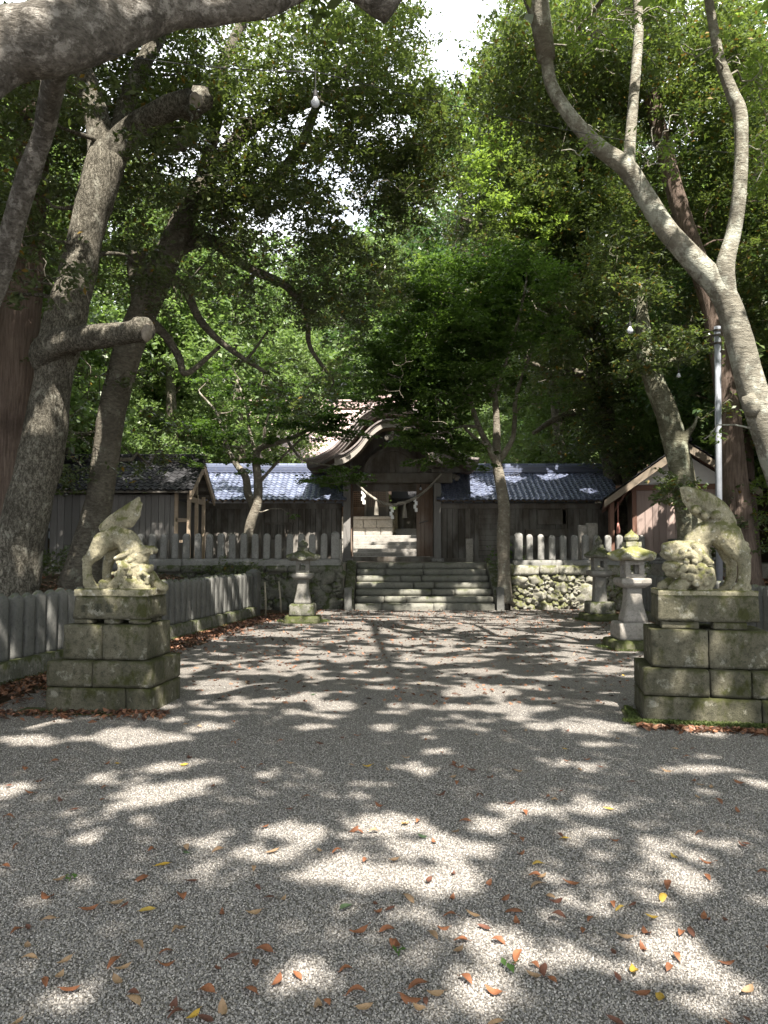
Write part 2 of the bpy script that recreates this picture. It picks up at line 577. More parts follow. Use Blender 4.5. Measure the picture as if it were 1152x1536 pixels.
def tree(name, label, cat, base, limbs, clusters, lm, bm, per=260, size=0.1, aspect=0.45, up=0.5, jit=0.12, sides=20, seed=1, r0=0.05,
         group=None, gaps=True, skip=0.0, droop=0.0, wig=0.1, reach=9.0, extra=None):
    r = np.random.default_rng(seed)
    root = thing(name, label, cat, base, group)
    mb = MB()
    for pts, rad in limbs:
        mb.tube(pts, rad, sides if rad[0] > 0.12 else max(8, sides // 2), True, jit, seed)
    grow(limbs, clusters, mb, r, r0, skip=skip, wig=wig, reach=reach)
    if extra: extra(mb)
    tr = mb.build('trunk', bm, root, smooth=True, fix=False)
    if clusters:
        P = spray_points(clusters, per, r)
        if gaps: P = P[~in_gap(P, gaps == 'spots')]
        leaf_obj('crown', leaf_geo(P, size, aspect, up, r, droop=droop), lm, root)
    return root

# materials of the trees
LM_EVER = leaf_mat('evergreen leaves', (0.034, 0.052, 0.026), (0.115, 0.14, 0.066), (0.20, 0.28, 0.05), 0.32, 0.30, (0.20, 0.13, 0.02), 0.975)
LM_EVER2 = leaf_mat('olive evergreen leaves', (0.036, 0.056, 0.027), (0.12, 0.15, 0.07), (0.22, 0.31, 0.055), 0.32, 0.32, (0.22, 0.15, 0.03), 0.95)
LM_MAPLE = leaf_mat('maple leaves', (0.038, 0.074, 0.018), (0.070, 0.118, 0.026), (0.15, 0.27, 0.035), 0.5, 0.46)
LM_LIGHT = leaf_mat('light and backlit green leaves', (0.085, 0.145, 0.032), (0.14, 0.21, 0.055), (0.30, 0.43, 0.06), 0.4, 0.48)
LM_FAR = leaf_mat('forest leaves', (0.075, 0.125, 0.045), (0.16, 0.215, 0.085), (0.26, 0.40, 0.09), 0.42, 0.42)
LM_FAR2 = leaf_mat('dark forest leaves', (0.035, 0.075, 0.028), (0.065, 0.115, 0.04), (0.13, 0.24, 0.05), 0.42, 0.35)
BK_KNOB = bark('knobbly grey bark', (0.075, 0.068, 0.052), (0.34, 0.315, 0.255), 1.0, (0.42, 0.41, 0.34), 'knobbly', 0.4)
BK_BOUGH = bark('lichen-grey bough bark', (0.095, 0.085, 0.07), (0.33, 0.305, 0.265), 2.2, (0.50, 0.47, 0.42), 'plate', 0.75)
BK_DARK = bark('dark mottled bark', (0.065, 0.057, 0.044), (0.21, 0.19, 0.15), 1.0, (0.27, 0.27, 0.21), 'plate', 0.4)
BK_SMOOTH = bark('smooth grey bark', (0.17, 0.155, 0.12), (0.30, 0.285, 0.235), 0.8, (0.44, 0.45, 0.38), 'plate', 0.75)
BK_CEDAR = bark('red cedar bark', (0.085, 0.060, 0.048), (0.24, 0.185, 0.15), 1.0, None, 'fibrous')
BK_MAPLE = bark('maple bark', (0.15, 0.13, 0.10), (0.29, 0.265, 0.215), 1.0, (0.40, 0.40, 0.33), 'plate', 0.5)
BK_MOSS = bark('mossy bark', (0.085, 0.08, 0.05), (0.21, 0.205, 0.15), 1.0, (0.34, 0.36, 0.27), 'plate', 0.7)
CUT = plain('weathered cut wood', (0.30, 0.265, 0.22), 0.9, (0.13, 0.105, 0.08), 14, bump=0.9)

# spots of sun on trunks and buildings (gaps in the roof of leaves)
for a in ((150, 230, 12, .4), (155, 290, 12, .35), (140, 350, 12, .35), (105, 460, 12, .25), (60, 650, 11.8, .2), (85, 600, 11.8, .18), (300, 160, 12, .35), (160, 500, 11.3, .3), (215, 495, 11.2, .25), (60, 780, 11.5, .14), (30, 800, 11.5, .12),
          (255, 25, 4.6, .16), (215, 15, 4.6, .14), (100, 30, 4.5, .16), (170, 45, 4.6, .13), (370, 12, 5, .12), (25, 60, 4.4, .2), (150, 15, 4.5, .13), (580, 5, 5.3, .08), (120, 85, 5.2, .1), (320, 25, 4.8, .1), (60, 60, 4.4, .12),
          (1050, 400, 9.8, .35), (1000, 330, 9.9, .3), (930, 240, 10, .3), (1095, 370, 9.7, .25), (1110, 220, 9.7, .25), (860, 175, 10, .25), (1125, 560, 9.8, .3), (1140, 620, 9.8, .2),
          (380, 790, 22.8, .35), (748, 640, 21, .3), (752, 720, 21, .25),
          (425, 730, 26, .9), (335, 740, 25.5, .5), (470, 735, 26, .7), (370, 725, 26.5, .4), (700, 735, 26, .9), (690, 740, 26, .7), (760, 720, 27, .6), (830, 718, 27, .5), (880, 745, 26, .3),
          (570, 828, 31, 2.2), (560, 805, 34, 2.0), (550, 790, 37, 1.8), (540, 755, 37.6, .7), (420, 660, 38, 1.6), (470, 640, 39.5, 1.5), (450, 690, 36.5, 1.3), (500, 660, 38, 1.0), (610, 825, 31, .8), (540, 665, 24, .6), (560, 625, 25, .8), (517, 790, 25.5, .5), (470, 685, 24, .4), (560, 612, 24.6, .8), (525, 650, 24.3, .7), (600, 603, 24.6, .6), (640, 640, 24.5, .5), (556, 668, 24, .5), (519, 760, 25.4, .6),
          (800, 890, 21.2, .7), (850, 900, 21.2, .5), (820, 855, 21.2, .5), (785, 820, 21.6, .25), (800, 815, 21.6, .3), (900, 880, 21.2, .5),
          (955, 780, 21.8, .5), (1010, 790, 21.8, .3), (965, 735, 21, .5), (990, 705, 21, .4), (950, 720, 20.5, .4),
          (948, 830, 12.8, .45), (950, 805, 12.8, .22), (948, 880, 12.5, .16), (935, 900, 12.5, .14), (945, 945, 12.5, .2),
          (125, 850, 7.8, .16), (150, 805, 7.8, .16), (170, 810, 7.8, .14), (200, 830, 7.8, .22), (215, 825, 7.7, .18), (150, 880, 7.7, .12), (235, 885, 7.8, .12), (175, 870, 7.7, .08),
          (1075, 780, 7.2, .22), (1060, 745, 7.2, .2), (1040, 740, 7.2, .15), (1100, 800, 7.2, .12), (1055, 870, 7.0, .12), (1020, 830, 7.0, .14), (1110, 850, 7.1, .1), (1000, 800, 7.0, .08), (1090, 910, 6.9, .1), (1010, 915, 6.9, .09), (1050, 960, 6.9, .1), (1110, 1000, 6.8, .18), (1140, 1010, 6.8, .14), (990, 1070, 6.9, .12), (1060, 1085, 6.8, .2), (1080, 1050, 6.8, .12), (1020, 1000, 6.9, .08),
          (110, 1045, 7.6, .10), (150, 1040, 7.6, .10), (175, 1000, 7.65, .1), (248, 940, 7.9, .12), (245, 910, 7.9, .1), (262, 1010, 7.9, .08),
          (80, 930, 10.3, .14), (75, 980, 10.3, .1), (300, 880, 14.5, .22), (340, 880, 16.5, .25), (270, 890, 13.3, .2), (25, 1000, 9.6, .15), (365, 885, 18, .3),
          (455, 900, 17, .2), (455, 850, 17, .2), (640, 900, 20.9, .5), (560, 860, 22, .4), (700, 870, 21.5, .35), (620, 880, 21.3, .3),
          (100, 800, 23, .5), (85, 800, 23, .3), (150, 700, 15, .2), (160, 620, 15, .2), (265, 710, 22.5, .3), (255, 725, 22.3, .2)):
    sun_spot(W(*a[:3]), a[3])

# --- the big tree at the left with the sawn-off limb
EV = lambda L: [limb_world(k) for k in L]
la = EV([[(-10, 960, 12.2, 105.8), (15, 900, 12.1, 73.4), (33, 800, 12, 64.9), (57, 700, 12, 62.1), (77, 590, 12, 59.3), (93, 500, 12, 63.5), (113, 420, 12, 55.0), (137, 320, 12, 53.6), (163, 235, 12, 57.9)],
         [(160, 240, 12, 52.2), (200, 195, 11.9, 40.9), (245, 165, 11.7, 36.7), (287, 150, 11.5, 35.3)],
         [(155, 245, 12, 42.3), (145, 170, 12.1, 36.7), (115, 90, 12.2, 32.4), (75, 10, 12.3, 29.7), (35, -90, 12.3, 21.2)],
         [(175, 225, 12, 35.3), (195, 140, 12.6, 28.2), (235, 60, 13.2, 24.0), (295, -20, 13.8, 19.7), (375, -120, 14, 12.7)]])
ca = sample_sprays([(150, 110, 190, 120, 12.6, 16, 44, .6, .32), (30, 330, 70, 150, 10.5, 15, 16, .5, .3), (290, 330, 110, 130, 12.6, 15.8, 24, .52, .28), (60, 130, 80, 60, 9.5, 12, 8, .45, .25),
                    (230, 100, 170, 90, 12.4, 15.5, 24, .56, .3), (70, 400, 60, 50, 10.4, 11.4, 4, .35, .2), (250, 210, 60, 40, 10.8, 11.6, 4, .35, .2), (130, 560, 110, 80, 13.2, 15.5, 8, .45, .25), (90, 690, 90, 40, 13.5, 15.5, 5, .4, .2)], np.random.default_rng(11), dense=1.7)
root_a = tree('broadleaf_tree', 'massive leaning tree with knobbly grey bark and a sawn-off limb, beside the left fence', 'tree', (-6.0, 12.2, 0.3), la, ca, LM_EVER, BK_KNOB,
              per=300, size=0.11, sides=56, seed=3, jit=0.13, up=0.75)
st, sr = limb_world([(88, 560, 12.1, 50), (70, 532, 11.85, 50), (84, 515, 11.6, 44), (112, 509, 11.45, 38), (150, 504, 11.3, 37), (195, 498, 11.2, 36), (212, 494, 11.15, 42), (221, 492, 11.1, 34)], 8)
sm = MB(); sm.tube(st, sr, 28, True, 0.14, 5)
sm.ico(W(206, 486, 11.1), (.12, .12, .12), 2, .4)
limb = sm.build('limb', BK_KNOB, root_a, smooth=True, fix=False)
MB().ico(W(220, 499, 11.02), (.07, .08, .15), 2, .35).build('cut_end', CUT, limb, smooth=True)
for x, y, q in ((118, 385, .13), (300, 150, .24), (285, 165, .2), (92, 470, .16), (112, 515, .2), (270, 215, .14)):
    MB().ico(W(x, y, 11.8), (q * .85, q * .7, q * .85), 2, .5).build('burl', BK_KNOB, root_a, smooth=True)
MB().ico(W(293, 150, 11.35), (.1, .07, .14), 2, .3).build('cut_end', CUT, root_a, smooth=True)

# --- dark tree behind it, its crown reaching out over the path
lb = EV([[(118, 900, 15.3, 70.8), (130, 830, 15.2, 48.8), (150, 740, 15.1, 39.6), (165, 640, 15, 39.6), (182, 560, 15, 41.4), (205, 490, 15, 42.3), (232, 425, 15, 44.2), (262, 360, 15, 39.6), (290, 300, 15, 33.1), (330, 240, 15.2, 26.7), (390, 180, 15.6, 21.2), (470, 150, 16, 17.5), (560, 130, 16.6, 11.0)],
         [(215, 450, 15, 35.0), (206, 405, 15, 31.3), (208, 375, 14.8, 30.4)],
         [(290, 300, 15, 28.5), (330, 300, 15.5, 22.1), (400, 280, 16, 19.3), (450, 220, 16.2, 15.6), (480, 150, 16.4, 12.9), (530, 90, 16.6, 9.2)],
         [(255, 380, 15, 23.9), (310, 360, 15.4, 19.3), (370, 400, 15.8, 13.8), (430, 430, 16.2, 12.0), (460, 470, 16.6, 9.2), (465, 520, 16.8, 7.4), (500, 570, 17, 4.6)],
         [(240, 415, 15, 20.2), (275, 430, 15.2, 14.7), (300, 480, 15.3, 12.0), (340, 520, 15.4, 9.2), (400, 560, 15.5, 5.5)],
         [(215, 475, 15, 20.2), (245, 500, 15.2, 13.8), (268, 535, 15.3, 12.0), (280, 560, 15.3, 9.2), (330, 520, 15.5, 5.5)],
         [(300, 285, 15, 23.9), (320, 200, 15.3, 20.2), (330, 110, 15.6, 17.5), (370, 20, 16, 13.8), (420, -80, 16, 9.2)]])
cb = sample_sprays([(470, 120, 190, 100, 14, 19, 84, .52, .2), (590, 160, 85, 95, 15, 19, 44, .48, .2), (480, 260, 150, 60, 14, 19, 56, .5, .18), (630, 255, 62, 60, 16, 19, 34, .46, .18),
                    (400, 330, 130, 50, 14, 18.5, 30, .46, .17), (510, 420, 85, 75, 15, 19, 56, .45, .19), (400, 430, 110, 60, 15, 18, 12, .38, .15), (440, 560, 90, 70, 15, 18, 16, .38, .15),
                    (210, 620, 70, 90, 15.5, 17, 10, .38, .15), (300, 230, 120, 90, 14, 17, 28, .5, .2), (500, 20, 110, 50, 15, 19, 30, .52, .22), (150, 330, 120, 120, 17, 20, 36, .6, .25), (590, 330, 50, 30, 16, 19, 8, .4, .16)], np.random.default_rng(12), dense=1.6)
tree('broadleaf_tree', 'dark leaning tree right behind the massive knobbly one, its boughs spreading over the path', 'tree', (-6.1, 15.3, 0.6), lb, cb, LM_EVER, BK_DARK,
     per=300, size=0.11, sides=30, seed=5, gaps='spots', jit=0.11, up=0.8, wig=0.14, skip=0.25)

# --- the tree outside the frame whose heavy bough crosses the top of the picture; its crown roofs the path
def over(x0, x1, y0, y1, n, r):
    out = []
    nx_ = max(1, int(math.sqrt(n * (x1 - x0) / (y1 - y0)))); ny_ = int(n / nx_)
    for k_ in range(nx_ * ny_):
        x = x0 + (x1 - x0) * (k_ % nx_ + r.uniform(0, 1)) / nx_; y = y0 + (y1 - y0) * (k_ // nx_ + r.uniform(0, 1)) / ny_
        lo = max(8.6, 2.9 + 0.745 * y)
        z = r.uniform(lo, lo + 4.0)
        k = r.uniform(0.8, 1.3)
        out.append(((x, y, z), 1.15 * k, 0.5 * k))
    return out
r_ = np.random.default_rng(21)
lo_ = EV([[(-330, 420, 4.2, 190), (-200, 250, 4.3, 160), (-90, 140, 4.4, 128), (0, 74, 4.5, 106), (70, 58, 4.5, 102), (130, 42, 4.6, 96), (185, 24, 4.7, 88), (250, 8, 4.8, 74), (330, 6, 4.9, 60), (400, -4, 5.0, 54), (470, -40, 5.2, 58), (530, -30, 5.3, 54), (572, -6, 5.35, 60), (592, 12, 5.38, 52)],
          [(160, 60, 4.8, 34), (92, 95, 5.2, 36), (75, 150, 5.6, 34), (65, 200, 5.9, 30), (42, 265, 6.1, 33), (22, 330, 6.3, 30), (4, 400, 6.5, 32), (-20, 470, 6.6, 30)]])
bp = [(-5.1, 4.4, 0.0, .62), (-5.0, 4.4, 1.6, .48), (-4.6, 4.4, 3.0, .44), (-3.9, 4.3, 4.2, .36)]
q = W(-200, 250, 4.3); bp.append((q.x, q.y, q.z, .27))
sp = spline(bp, 6)
lo_.append(([Vector(a[:3]) for a in sp], [float(a[3]) for a in sp]))
for tgt in ((-6.5, 1, 11), (-3.5, -2, 11), (-2, 2.5, 10), (0, -4, 12), (-5, 6.5, 10.5)):
    a = spline([(-4.6, 4.4, 3.0, .34), (-4.4 + .4 * (tgt[0] + 4.4), 4.2 + .4 * (tgt[1] - 4.2), 7.0, .22), (*tgt, .1)], 6)
    lo_.append(([Vector(k[:3]) for k in a], [float(k[3]) for k in a]))
co_ = over(-10, 1.8, -7.5, 12.5, 250, r_)
tree('broadleaf_tree', 'tree whose heavy lichen-grey bough crosses the top left corner overhead', 'tree', (-5.1, 4.4, 0), lo_, co_, LM_EVER, BK_BOUGH,
     per=215, size=0.22, aspect=0.5, sides=48, seed=9, jit=0.13, up=0.6)

# --- forked smooth tree at the right edge
lr = EV([[(1268, 1000, 9.9, 98.4), (1231, 880, 9.9, 65.6), (1191, 760, 9.9, 51.2), (1156, 660, 9.9, 47.2), (1128, 580, 9.9, 42.0), (1106, 500, 9.9, 39.4), (1084, 440, 9.9, 36.7), (1040, 390, 9.9, 33.6), (1000, 345, 9.9, 30.4), (965, 290, 10, 28.8), (938, 250, 10, 28.8), (900, 222, 10, 24.0), (860, 180, 10, 20.8), (828, 130, 10.1, 19.2), (818, 80, 10.1, 18.4), (800, 20, 10.2, 16.0), (786, -40, 10.2, 14.4), (770, -150, 10.3, 9.6)],
         [(1090, 450, 9.9, 31.5), (1088, 400, 9.8, 27.2), (1100, 350, 9.8, 22.4), (1108, 300, 9.7, 20.8), (1112, 230, 9.7, 20.0), (1110, 170, 9.7, 20.8), (1098, 140, 9.7, 19.2), (1080, 90, 9.7, 15.2), (1070, 40, 9.7, 14.4), (1062, -10, 9.7, 13.6), (1050, -120, 9.8, 9.6)],
         [(942, 255, 10, 20.8), (945, 215, 10.1, 17.6), (950, 150, 10.2, 16.0), (955, 90, 10.3, 15.2), (958, 30, 10.4, 13.6), (950, -60, 10.5, 11.2)]])
for tgt in ((3.0, 5.5, 12), (6.5, 2, 12), (2.5, -1, 13), (7.5, 8, 13), (4.5, 9, 13.5)):
    a = spline([(*lr[0][0][-20], .12), (*(lr[0][0][-2] + Vector((0, -1, 1))), .1), (*tgt, .05)], 6)
    lr.append(([Vector(k[:3]) for k in a], [float(k[3]) for k in a]))
cr = over(1.8, 11, -7.5, 13.0, 210, r_)
cn_ = sample_sprays([(915, 45, 70, 40, 9.3, 10.5, 9, .32, .14), (1005, 205, 40, 38, 9.2, 10, 7, .26, .16), (1040, 75, 45, 12, 9.2, 9.7, 4, .22, .08), (1120, 120, 50, 40, 10, 11.5, 8, .35, .2),
                     (940, 20, 110, 30, 10, 12, 12, .4, .2), (985, 235, 40, 20, 9.3, 10, 4, .22, .14), (1068, 655, 14, 12, 9.6, 9.9, 2, .14, .08), (880, 225, 40, 12, 9.5, 10, 3, .22, .08), (1130, 240, 30, 60, 10.5, 12, 6, .35, .2)], r_)
cs_ = sample_sprays([(830, 90, 90, 80, 14.5, 18.5, 46, .7, .35), (930, 60, 80, 60, 14, 18, 26, .7, .35), (760, 150, 35, 40, 16, 18.5, 12, .55, .3), (850, 200, 60, 40, 15, 18, 14, .65, .3)], r_, dense=1.5)
rr = tree('forked_tree', 'smooth grey forked tree leaning in from the right edge behind the right lion', 'tree', (5.9, 9.9, 0), lr, cr, LM_LIGHT, BK_SMOOTH,
          per=215, size=0.2, aspect=0.5, sides=32, seed=13, jit=0.06, up=0.6,
          extra=lambda mb: (grow(lr[:3], cn_, mb, r_, .016, reach=3.5), grow(lr[:3], cs_, mb, r_, .05, reach=9)))
P_ = spray_points(cn_, 300, r_); P_ = P_[~in_gap(P_)]
leaf_obj('crown', leaf_geo(P_, .085, .42, .7, r_, droop=.3), LM_LIGHT, rr)
P_ = spray_points(cs_, 300, r_); P_ = P_[~in_gap(P_, True)]
leaf_obj('crown', leaf_geo(P_, .11, .5, .4, r_), LM_EVER2, rr)
MB().ico(W(1126, 606, 9.75), (.11, .09, .15), 2, .5).build('burl', BK_SMOOTH, rr, smooth=True)

# --- red cedar leaning behind the metal pole, mossy tree behind the right lion, dark cedar at the far left
lc = EV([[(1128, 905, 17, 60), (1116, 860, 17, 46), (1102, 720, 17, 38), (1090, 600, 17, 34), (1074, 490, 17, 31), (1052, 410, 17, 29), (1022, 320, 17, 27), (1000, 240, 17, 25), (980, 160, 17, 24), (965, 90, 17, 22), (945, 0, 17, 20), (920, -100, 17, 16)]])
cc = sample_sprays([(1010, 60, 110, 90, 16, 21, 46, .6, .33), (1090, 150, 90, 110, 16, 21, 40, .6, .33), (930, 150, 60, 70, 17, 20, 22, .55, .3), (1120, 330, 60, 120, 16.5, 21, 34, .55, .3),
                    (1010, 300, 70, 80, 18, 21, 26, .5, .28)], np.random.default_rng(31))
tree('cedar_tree', 'slender leaning cedar with reddish bark behind the metal pole', 'tree', (8.1, 17, 0.8), lc, cc, LM_EVER2, BK_CEDAR, per=330, size=0.12, sides=24, seed=31, jit=0.05, r0=.04, up=.75, gaps='spots')
lm_ = EV([[(1052, 900, 16, 62), (1040, 820, 16, 44), (1028, 740, 16, 36), (1016, 680, 16, 36), (1000, 620, 16, 33), (982, 575, 16, 32), (968, 530, 16, 27), (964, 480, 16.2, 20), (962, 445, 16.3, 14), (957, 425, 16.4, 8)],
          [(1015, 690, 16, 22), (1028, 655, 15.9, 13), (1040, 640, 15.8, 6), (1046, 625, 15.7, 3)],
          [(975, 545, 16, 16), (1000, 545, 15.8, 10), (1030, 530, 15.7, 8), (1050, 525, 15.6, 5)]])
cm_ = sample_sprays([(1000, 520, 60, 25, 15, 16.5, 14, .35, .18), (960, 545, 40, 14, 15, 16, 6, .3, .14), (962, 425, 34, 30, 15.3, 16.2, 9, .35, .18), (1010, 440, 80, 70, 17, 20, 26, .5, .28), (1110, 480, 60, 90, 17, 20, 26, .5, .28), (1130, 600, 40, 60, 16, 19, 14, .45, .25),
                     (1020, 735, 22, 18, 15.3, 16, 6, .28, .16), (950, 380, 80, 60, 17, 20, 24, .5, .26), (1000, 760, 14, 14, 15, 15.6, 4, .2, .1)], np.random.default_rng(32))
tree('mossy_tree', 'mossy lichen-spotted tree rising behind the right guardian lion', 'tree', (6.7, 16, 0.7), lm_, cm_, LM_EVER2, BK_MOSS, per=330, size=0.115, sides=24, seed=33, jit=0.1, r0=.04, up=.75, gaps='spots')
ld = EV([[(-20, 930, 14, 80), (0, 800, 14, 66), (14, 650, 14, 64), (24, 540, 14, 60), (34, 430, 14, 56), (44, 300, 14, 50), (54, 150, 14, 44), (62, 0, 14, 38)]])
cd = sample_sprays([(50, 220, 110, 140, 13.5, 17, 26, .6, .33), (40, 420, 90, 60, 14.5, 16, 8, .5, .25)], np.random.default_rng(34))
tree('cedar_tree', 'dark reddish cedar trunk at the left edge behind the massive tree', 'tree', (-7.2, 14, 0.5), ld, cd, LM_EVER, BK_CEDAR, per=280, size=0.13, sides=30, seed=35, jit=0.07)

# --- evergreen with crooked boughs right of the maple
le = EV([[(940, 860, 27, 34), (925, 760, 27, 28), (912, 660, 27, 26), (905, 560, 27, 25), (890, 470, 26.5, 23), (878, 420, 26, 21), (862, 350, 26, 18), (850, 270, 26, 15), (845, 180, 26, 12)],
         [(880, 425, 26, 16), (850, 365, 25.5, 13), (820, 325, 25.3, 12), (780, 325, 25, 11), (745, 345, 24.8, 9), (700, 330, 24.5, 5)],
         [(905, 560, 27, 18), (880, 500, 25.5, 13), (850, 470, 25, 11), (800, 455, 24.6, 7)],
         [(908, 600, 27, 18), (870, 560, 25.5, 13), (830, 560, 25, 10), (790, 540, 24.6, 6)],
         [(912, 640, 27, 18), (880, 620, 25.4, 13), (840, 625, 25, 10), (800, 650, 24.6, 6)],
         [(862, 350, 26, 14), (890, 260, 25, 11), (930, 200, 24.5, 8)], [(855, 300, 26, 12), (800, 230, 25, 9), (770, 150, 24.6, 6)]])
ce = sample_sprays([(830, 160, 120, 90, 23, 29, 62, .85, .42), (760, 130, 45, 60, 23, 27, 22, .75, .38), (760, 260, 75, 50, 22.5, 27, 30, .75, .38), (690, 320, 60, 45, 22.5, 26, 20, .7, .34), (880, 300, 90, 80, 23, 28, 40, .8, .4),
                    (820, 430, 110, 60, 22.5, 27, 30, .75, .34), (880, 540, 90, 70, 23, 27, 26, .75, .34), (900, 650, 70, 50, 24, 28, 12, .7, .34), (740, 340, 90, 30, 22.5, 26, 16, .7, .3), (715, 200, 40, 90, 22.5, 27, 16, .65, .3), (690, 270, 45, 50, 22.5, 26, 14, .6, .28), (650, 350, 70, 40, 23, 27, 16, .65, .28), (830, 40, 90, 50, 23, 28, 18, .8, .4)], np.random.default_rng(36), dense=2.1)
re_ = tree('evergreen_tree', 'evergreen with crooked dark boughs behind the maple and the right tiled wall', 'tree', (8.4, 27, 1.2), le, ce, LM_EVER2, BK_DARK, per=230, size=0.16, sides=16, seed=37, gaps='spots', jit=0.1, r0=.09, up=.8, wig=.14)

r_ = np.random.default_rng(38)
cf_ = sample_sprays([(735, 170, 32, 80, 22, 24, 9, .5, .2), (705, 260, 28, 30, 22, 24, 6, .45, .18), (760, 320, 40, 25, 22, 24, 5, .45, .18), (640, 400, 30, 20, 22.5, 25, 5, .45, .18), (820, 330, 40, 30, 22, 24, 5, .45, .18)], r_)
P_ = spray_points(cf_, 230, r_)
leaf_obj('crown', leaf_geo(P_, .14, .5, .8, r_), LM_LIGHT, re_)  # paler leaves at the crown edge put the backlit patches into colour

# --- maples
lmp = EV([[(757, 905, 21, 26), (756, 860, 21, 19), (755, 800, 21, 19), (756, 760, 21, 18), (750, 720, 21, 17), (745, 690, 21, 14), (745, 640, 21, 11), (742, 590, 21, 9), (735, 520, 21, 7), (720, 450, 21, 4)],
          [(748, 700, 21, 13), (733, 670, 20.8, 10), (718, 640, 20.6, 8), (705, 600, 20.3, 7), (690, 560, 20, 5), (660, 500, 19.7, 3)],
          [(746, 695, 21, 11), (768, 660, 21.2, 8), (772, 630, 21.3, 7), (775, 590, 21.4, 6), (800, 520, 21.6, 4), (820, 470, 21.8, 3)],
          [(735, 672, 20.8, 7), (705, 650, 20.4, 5), (670, 610, 20, 4), (620, 575, 19.6, 3), (580, 560, 19.4, 2.2)],
          [(742, 600, 21, 7), (715, 560, 21.4, 5), (690, 500, 21.6, 4), (650, 440, 21.8, 3)], [(742, 600, 21, 7), (760, 540, 20.6, 5), (780, 470, 20.3, 4), (790, 420, 20.2, 3)],
          [(718, 640, 20.6, 6), (690, 640, 19.8, 4), (660, 650, 19.4, 3), (630, 650, 19.2, 2.2)]])
cmp_ = sample_sprays([(720, 420, 100, 40, 18.5, 23.5, 34, .75, .16), (660, 470, 100, 50, 18.5, 23, 34, .72, .15), (600, 540, 55, 45, 18.5, 21.5, 20, .6, .14), (695, 530, 100, 60, 18.5, 23, 38, .72, .16), (780, 470, 50, 60, 19, 23.5, 16, .65, .16),
                      (650, 590, 80, 30, 18.5, 22, 16, .6, .13), (650, 650, 52, 38, 18.6, 20.6, 24, .45, .1), (640, 690, 30, 10, 18.8, 20.2, 4, .35, .08), (785, 590, 40, 30, 20, 23, 4, .5, .14), (580, 600, 35, 25, 19, 20.5, 7, .45, .1), (700, 680, 30, 20, 19, 20.5, 7, .4, .1)], np.random.default_rng(41), dense=1.7)
tree('maple_tree', 'slender maple with layered green leaves to the right of the stone stairs', 'tree', (3.3, 21, 0), lmp, cmp_, LM_MAPLE, BK_MAPLE, per=420, size=0.10, aspect=0.7, sides=14, seed=43, jit=0.07, r0=.03, up=1.3, wig=.12)
lml = EV([[(366, 850, 22.9, 15), (370, 820, 22.8, 14), (376, 785, 22.7, 15), (386, 755, 22.7, 14), (387, 720, 22.7, 13), (384, 685, 22.7, 12), (395, 670, 22.6, 9), (430, 660, 22.4, 7), (470, 640, 22.2, 5), (505, 610, 22, 3)],
          [(384, 768, 22.8, 11), (372, 740, 23, 12), (368, 715, 23.1, 11), (350, 690, 23.3, 8), (335, 655, 23.4, 6), (325, 620, 23.5, 4), (300, 590, 23.6, 3)],
          [(386, 690, 22.7, 7), (375, 650, 22.8, 5), (370, 610, 23, 4), (355, 570, 23.1, 3)], [(395, 672, 22.6, 6), (400, 630, 22.5, 4), (420, 590, 22.4, 3)], [(430, 660, 22.4, 5), (455, 690, 22, 3.5), (500, 700, 21.8, 3), (540, 715, 21.6, 2)],
          [(388, 725, 22.7, 6), (410, 700, 22.5, 4.5), (450, 660, 22.3, 3), (490, 635, 22, 2)]])
cml = sample_sprays([(360, 620, 90, 45, 21.5, 24.5, 18, .55, .12), (450, 600, 80, 30, 21, 24, 14, .55, .12), (350, 690, 50, 22, 22, 24, 8, .42, .1), (500, 640, 40, 25, 20.8, 22.5, 13, .5, .1), (500, 715, 38, 14, 21, 22.4, 13, .42, .09), (390, 560, 90, 30, 21.5, 24, 12, .55, .12), (300, 650, 40, 40, 22, 24, 8, .5, .12), (530, 560, 40, 40, 20.5, 23, 9, .5, .12), (455, 625, 50, 18, 21, 23, 8, .45, .1),
                     (445, 775, 12, 4, 22.4, 22.8, 2, .2, .06)], np.random.default_rng(44), dense=1.2)
tree('maple_tree', 'small maple with a pale bent trunk behind the upper left picket fence', 'tree', (-4.1, 22.8, 1.2), lml, cml, LM_MAPLE, BK_MAPLE, per=400, size=0.10, aspect=0.7, sides=12, seed=45, jit=0.06, r0=.025, up=1.3, wig=.12)
# ------------------------------------------------------------------ ground
def fence_x(y):            # the low fence at the left of the path
    return -4.65 + (y - 9.3) * 0.153
RFX = 6.05                 # the low fence at the right
def smooth(a, b, x):
    t = np.clip((x - a) / (b - a), 0, 1)
    return t * t * (3 - 2 * t)
def height(x, y):
    z = np.full_like(x, -0.03)
    fl = fence_x(np.minimum(y, 20))
    z += 1.0 * smooth(0.2, 3.0, fl - x) * smooth(2, 10, y)
    z += 0.9 * smooth(0.3, 2.6, x - RFX) * smooth(3, 12, y)
    z += 0.08 * (vnoise(x * 1.3 + 40, y * 1.3 + 40) - 0.5) * smooth(0.0, 1.5, np.maximum(fl - x, x - RFX))
    side = np.maximum(-x - 10.5, x - 11.5)
    hill = 0.85 * np.maximum(0, side) * smooth(8, 26, y)
    back = 0.34 * np.maximum(0, y - 54) + 0.02 * np.abs(x) * np.maximum(0, y - 50) * 0.3
    h2 = np.maximum(hill, back)
    z += np.minimum(h2, 26) + 2.0 * (vnoise(x * 0.1 + 9, y * 0.1 + 9) - 0.5) * smooth(0, 6, h2)
    return z
def hgt(x, y):
    return float(height(np.array([float(x)]), np.array([float(y)]))[0])

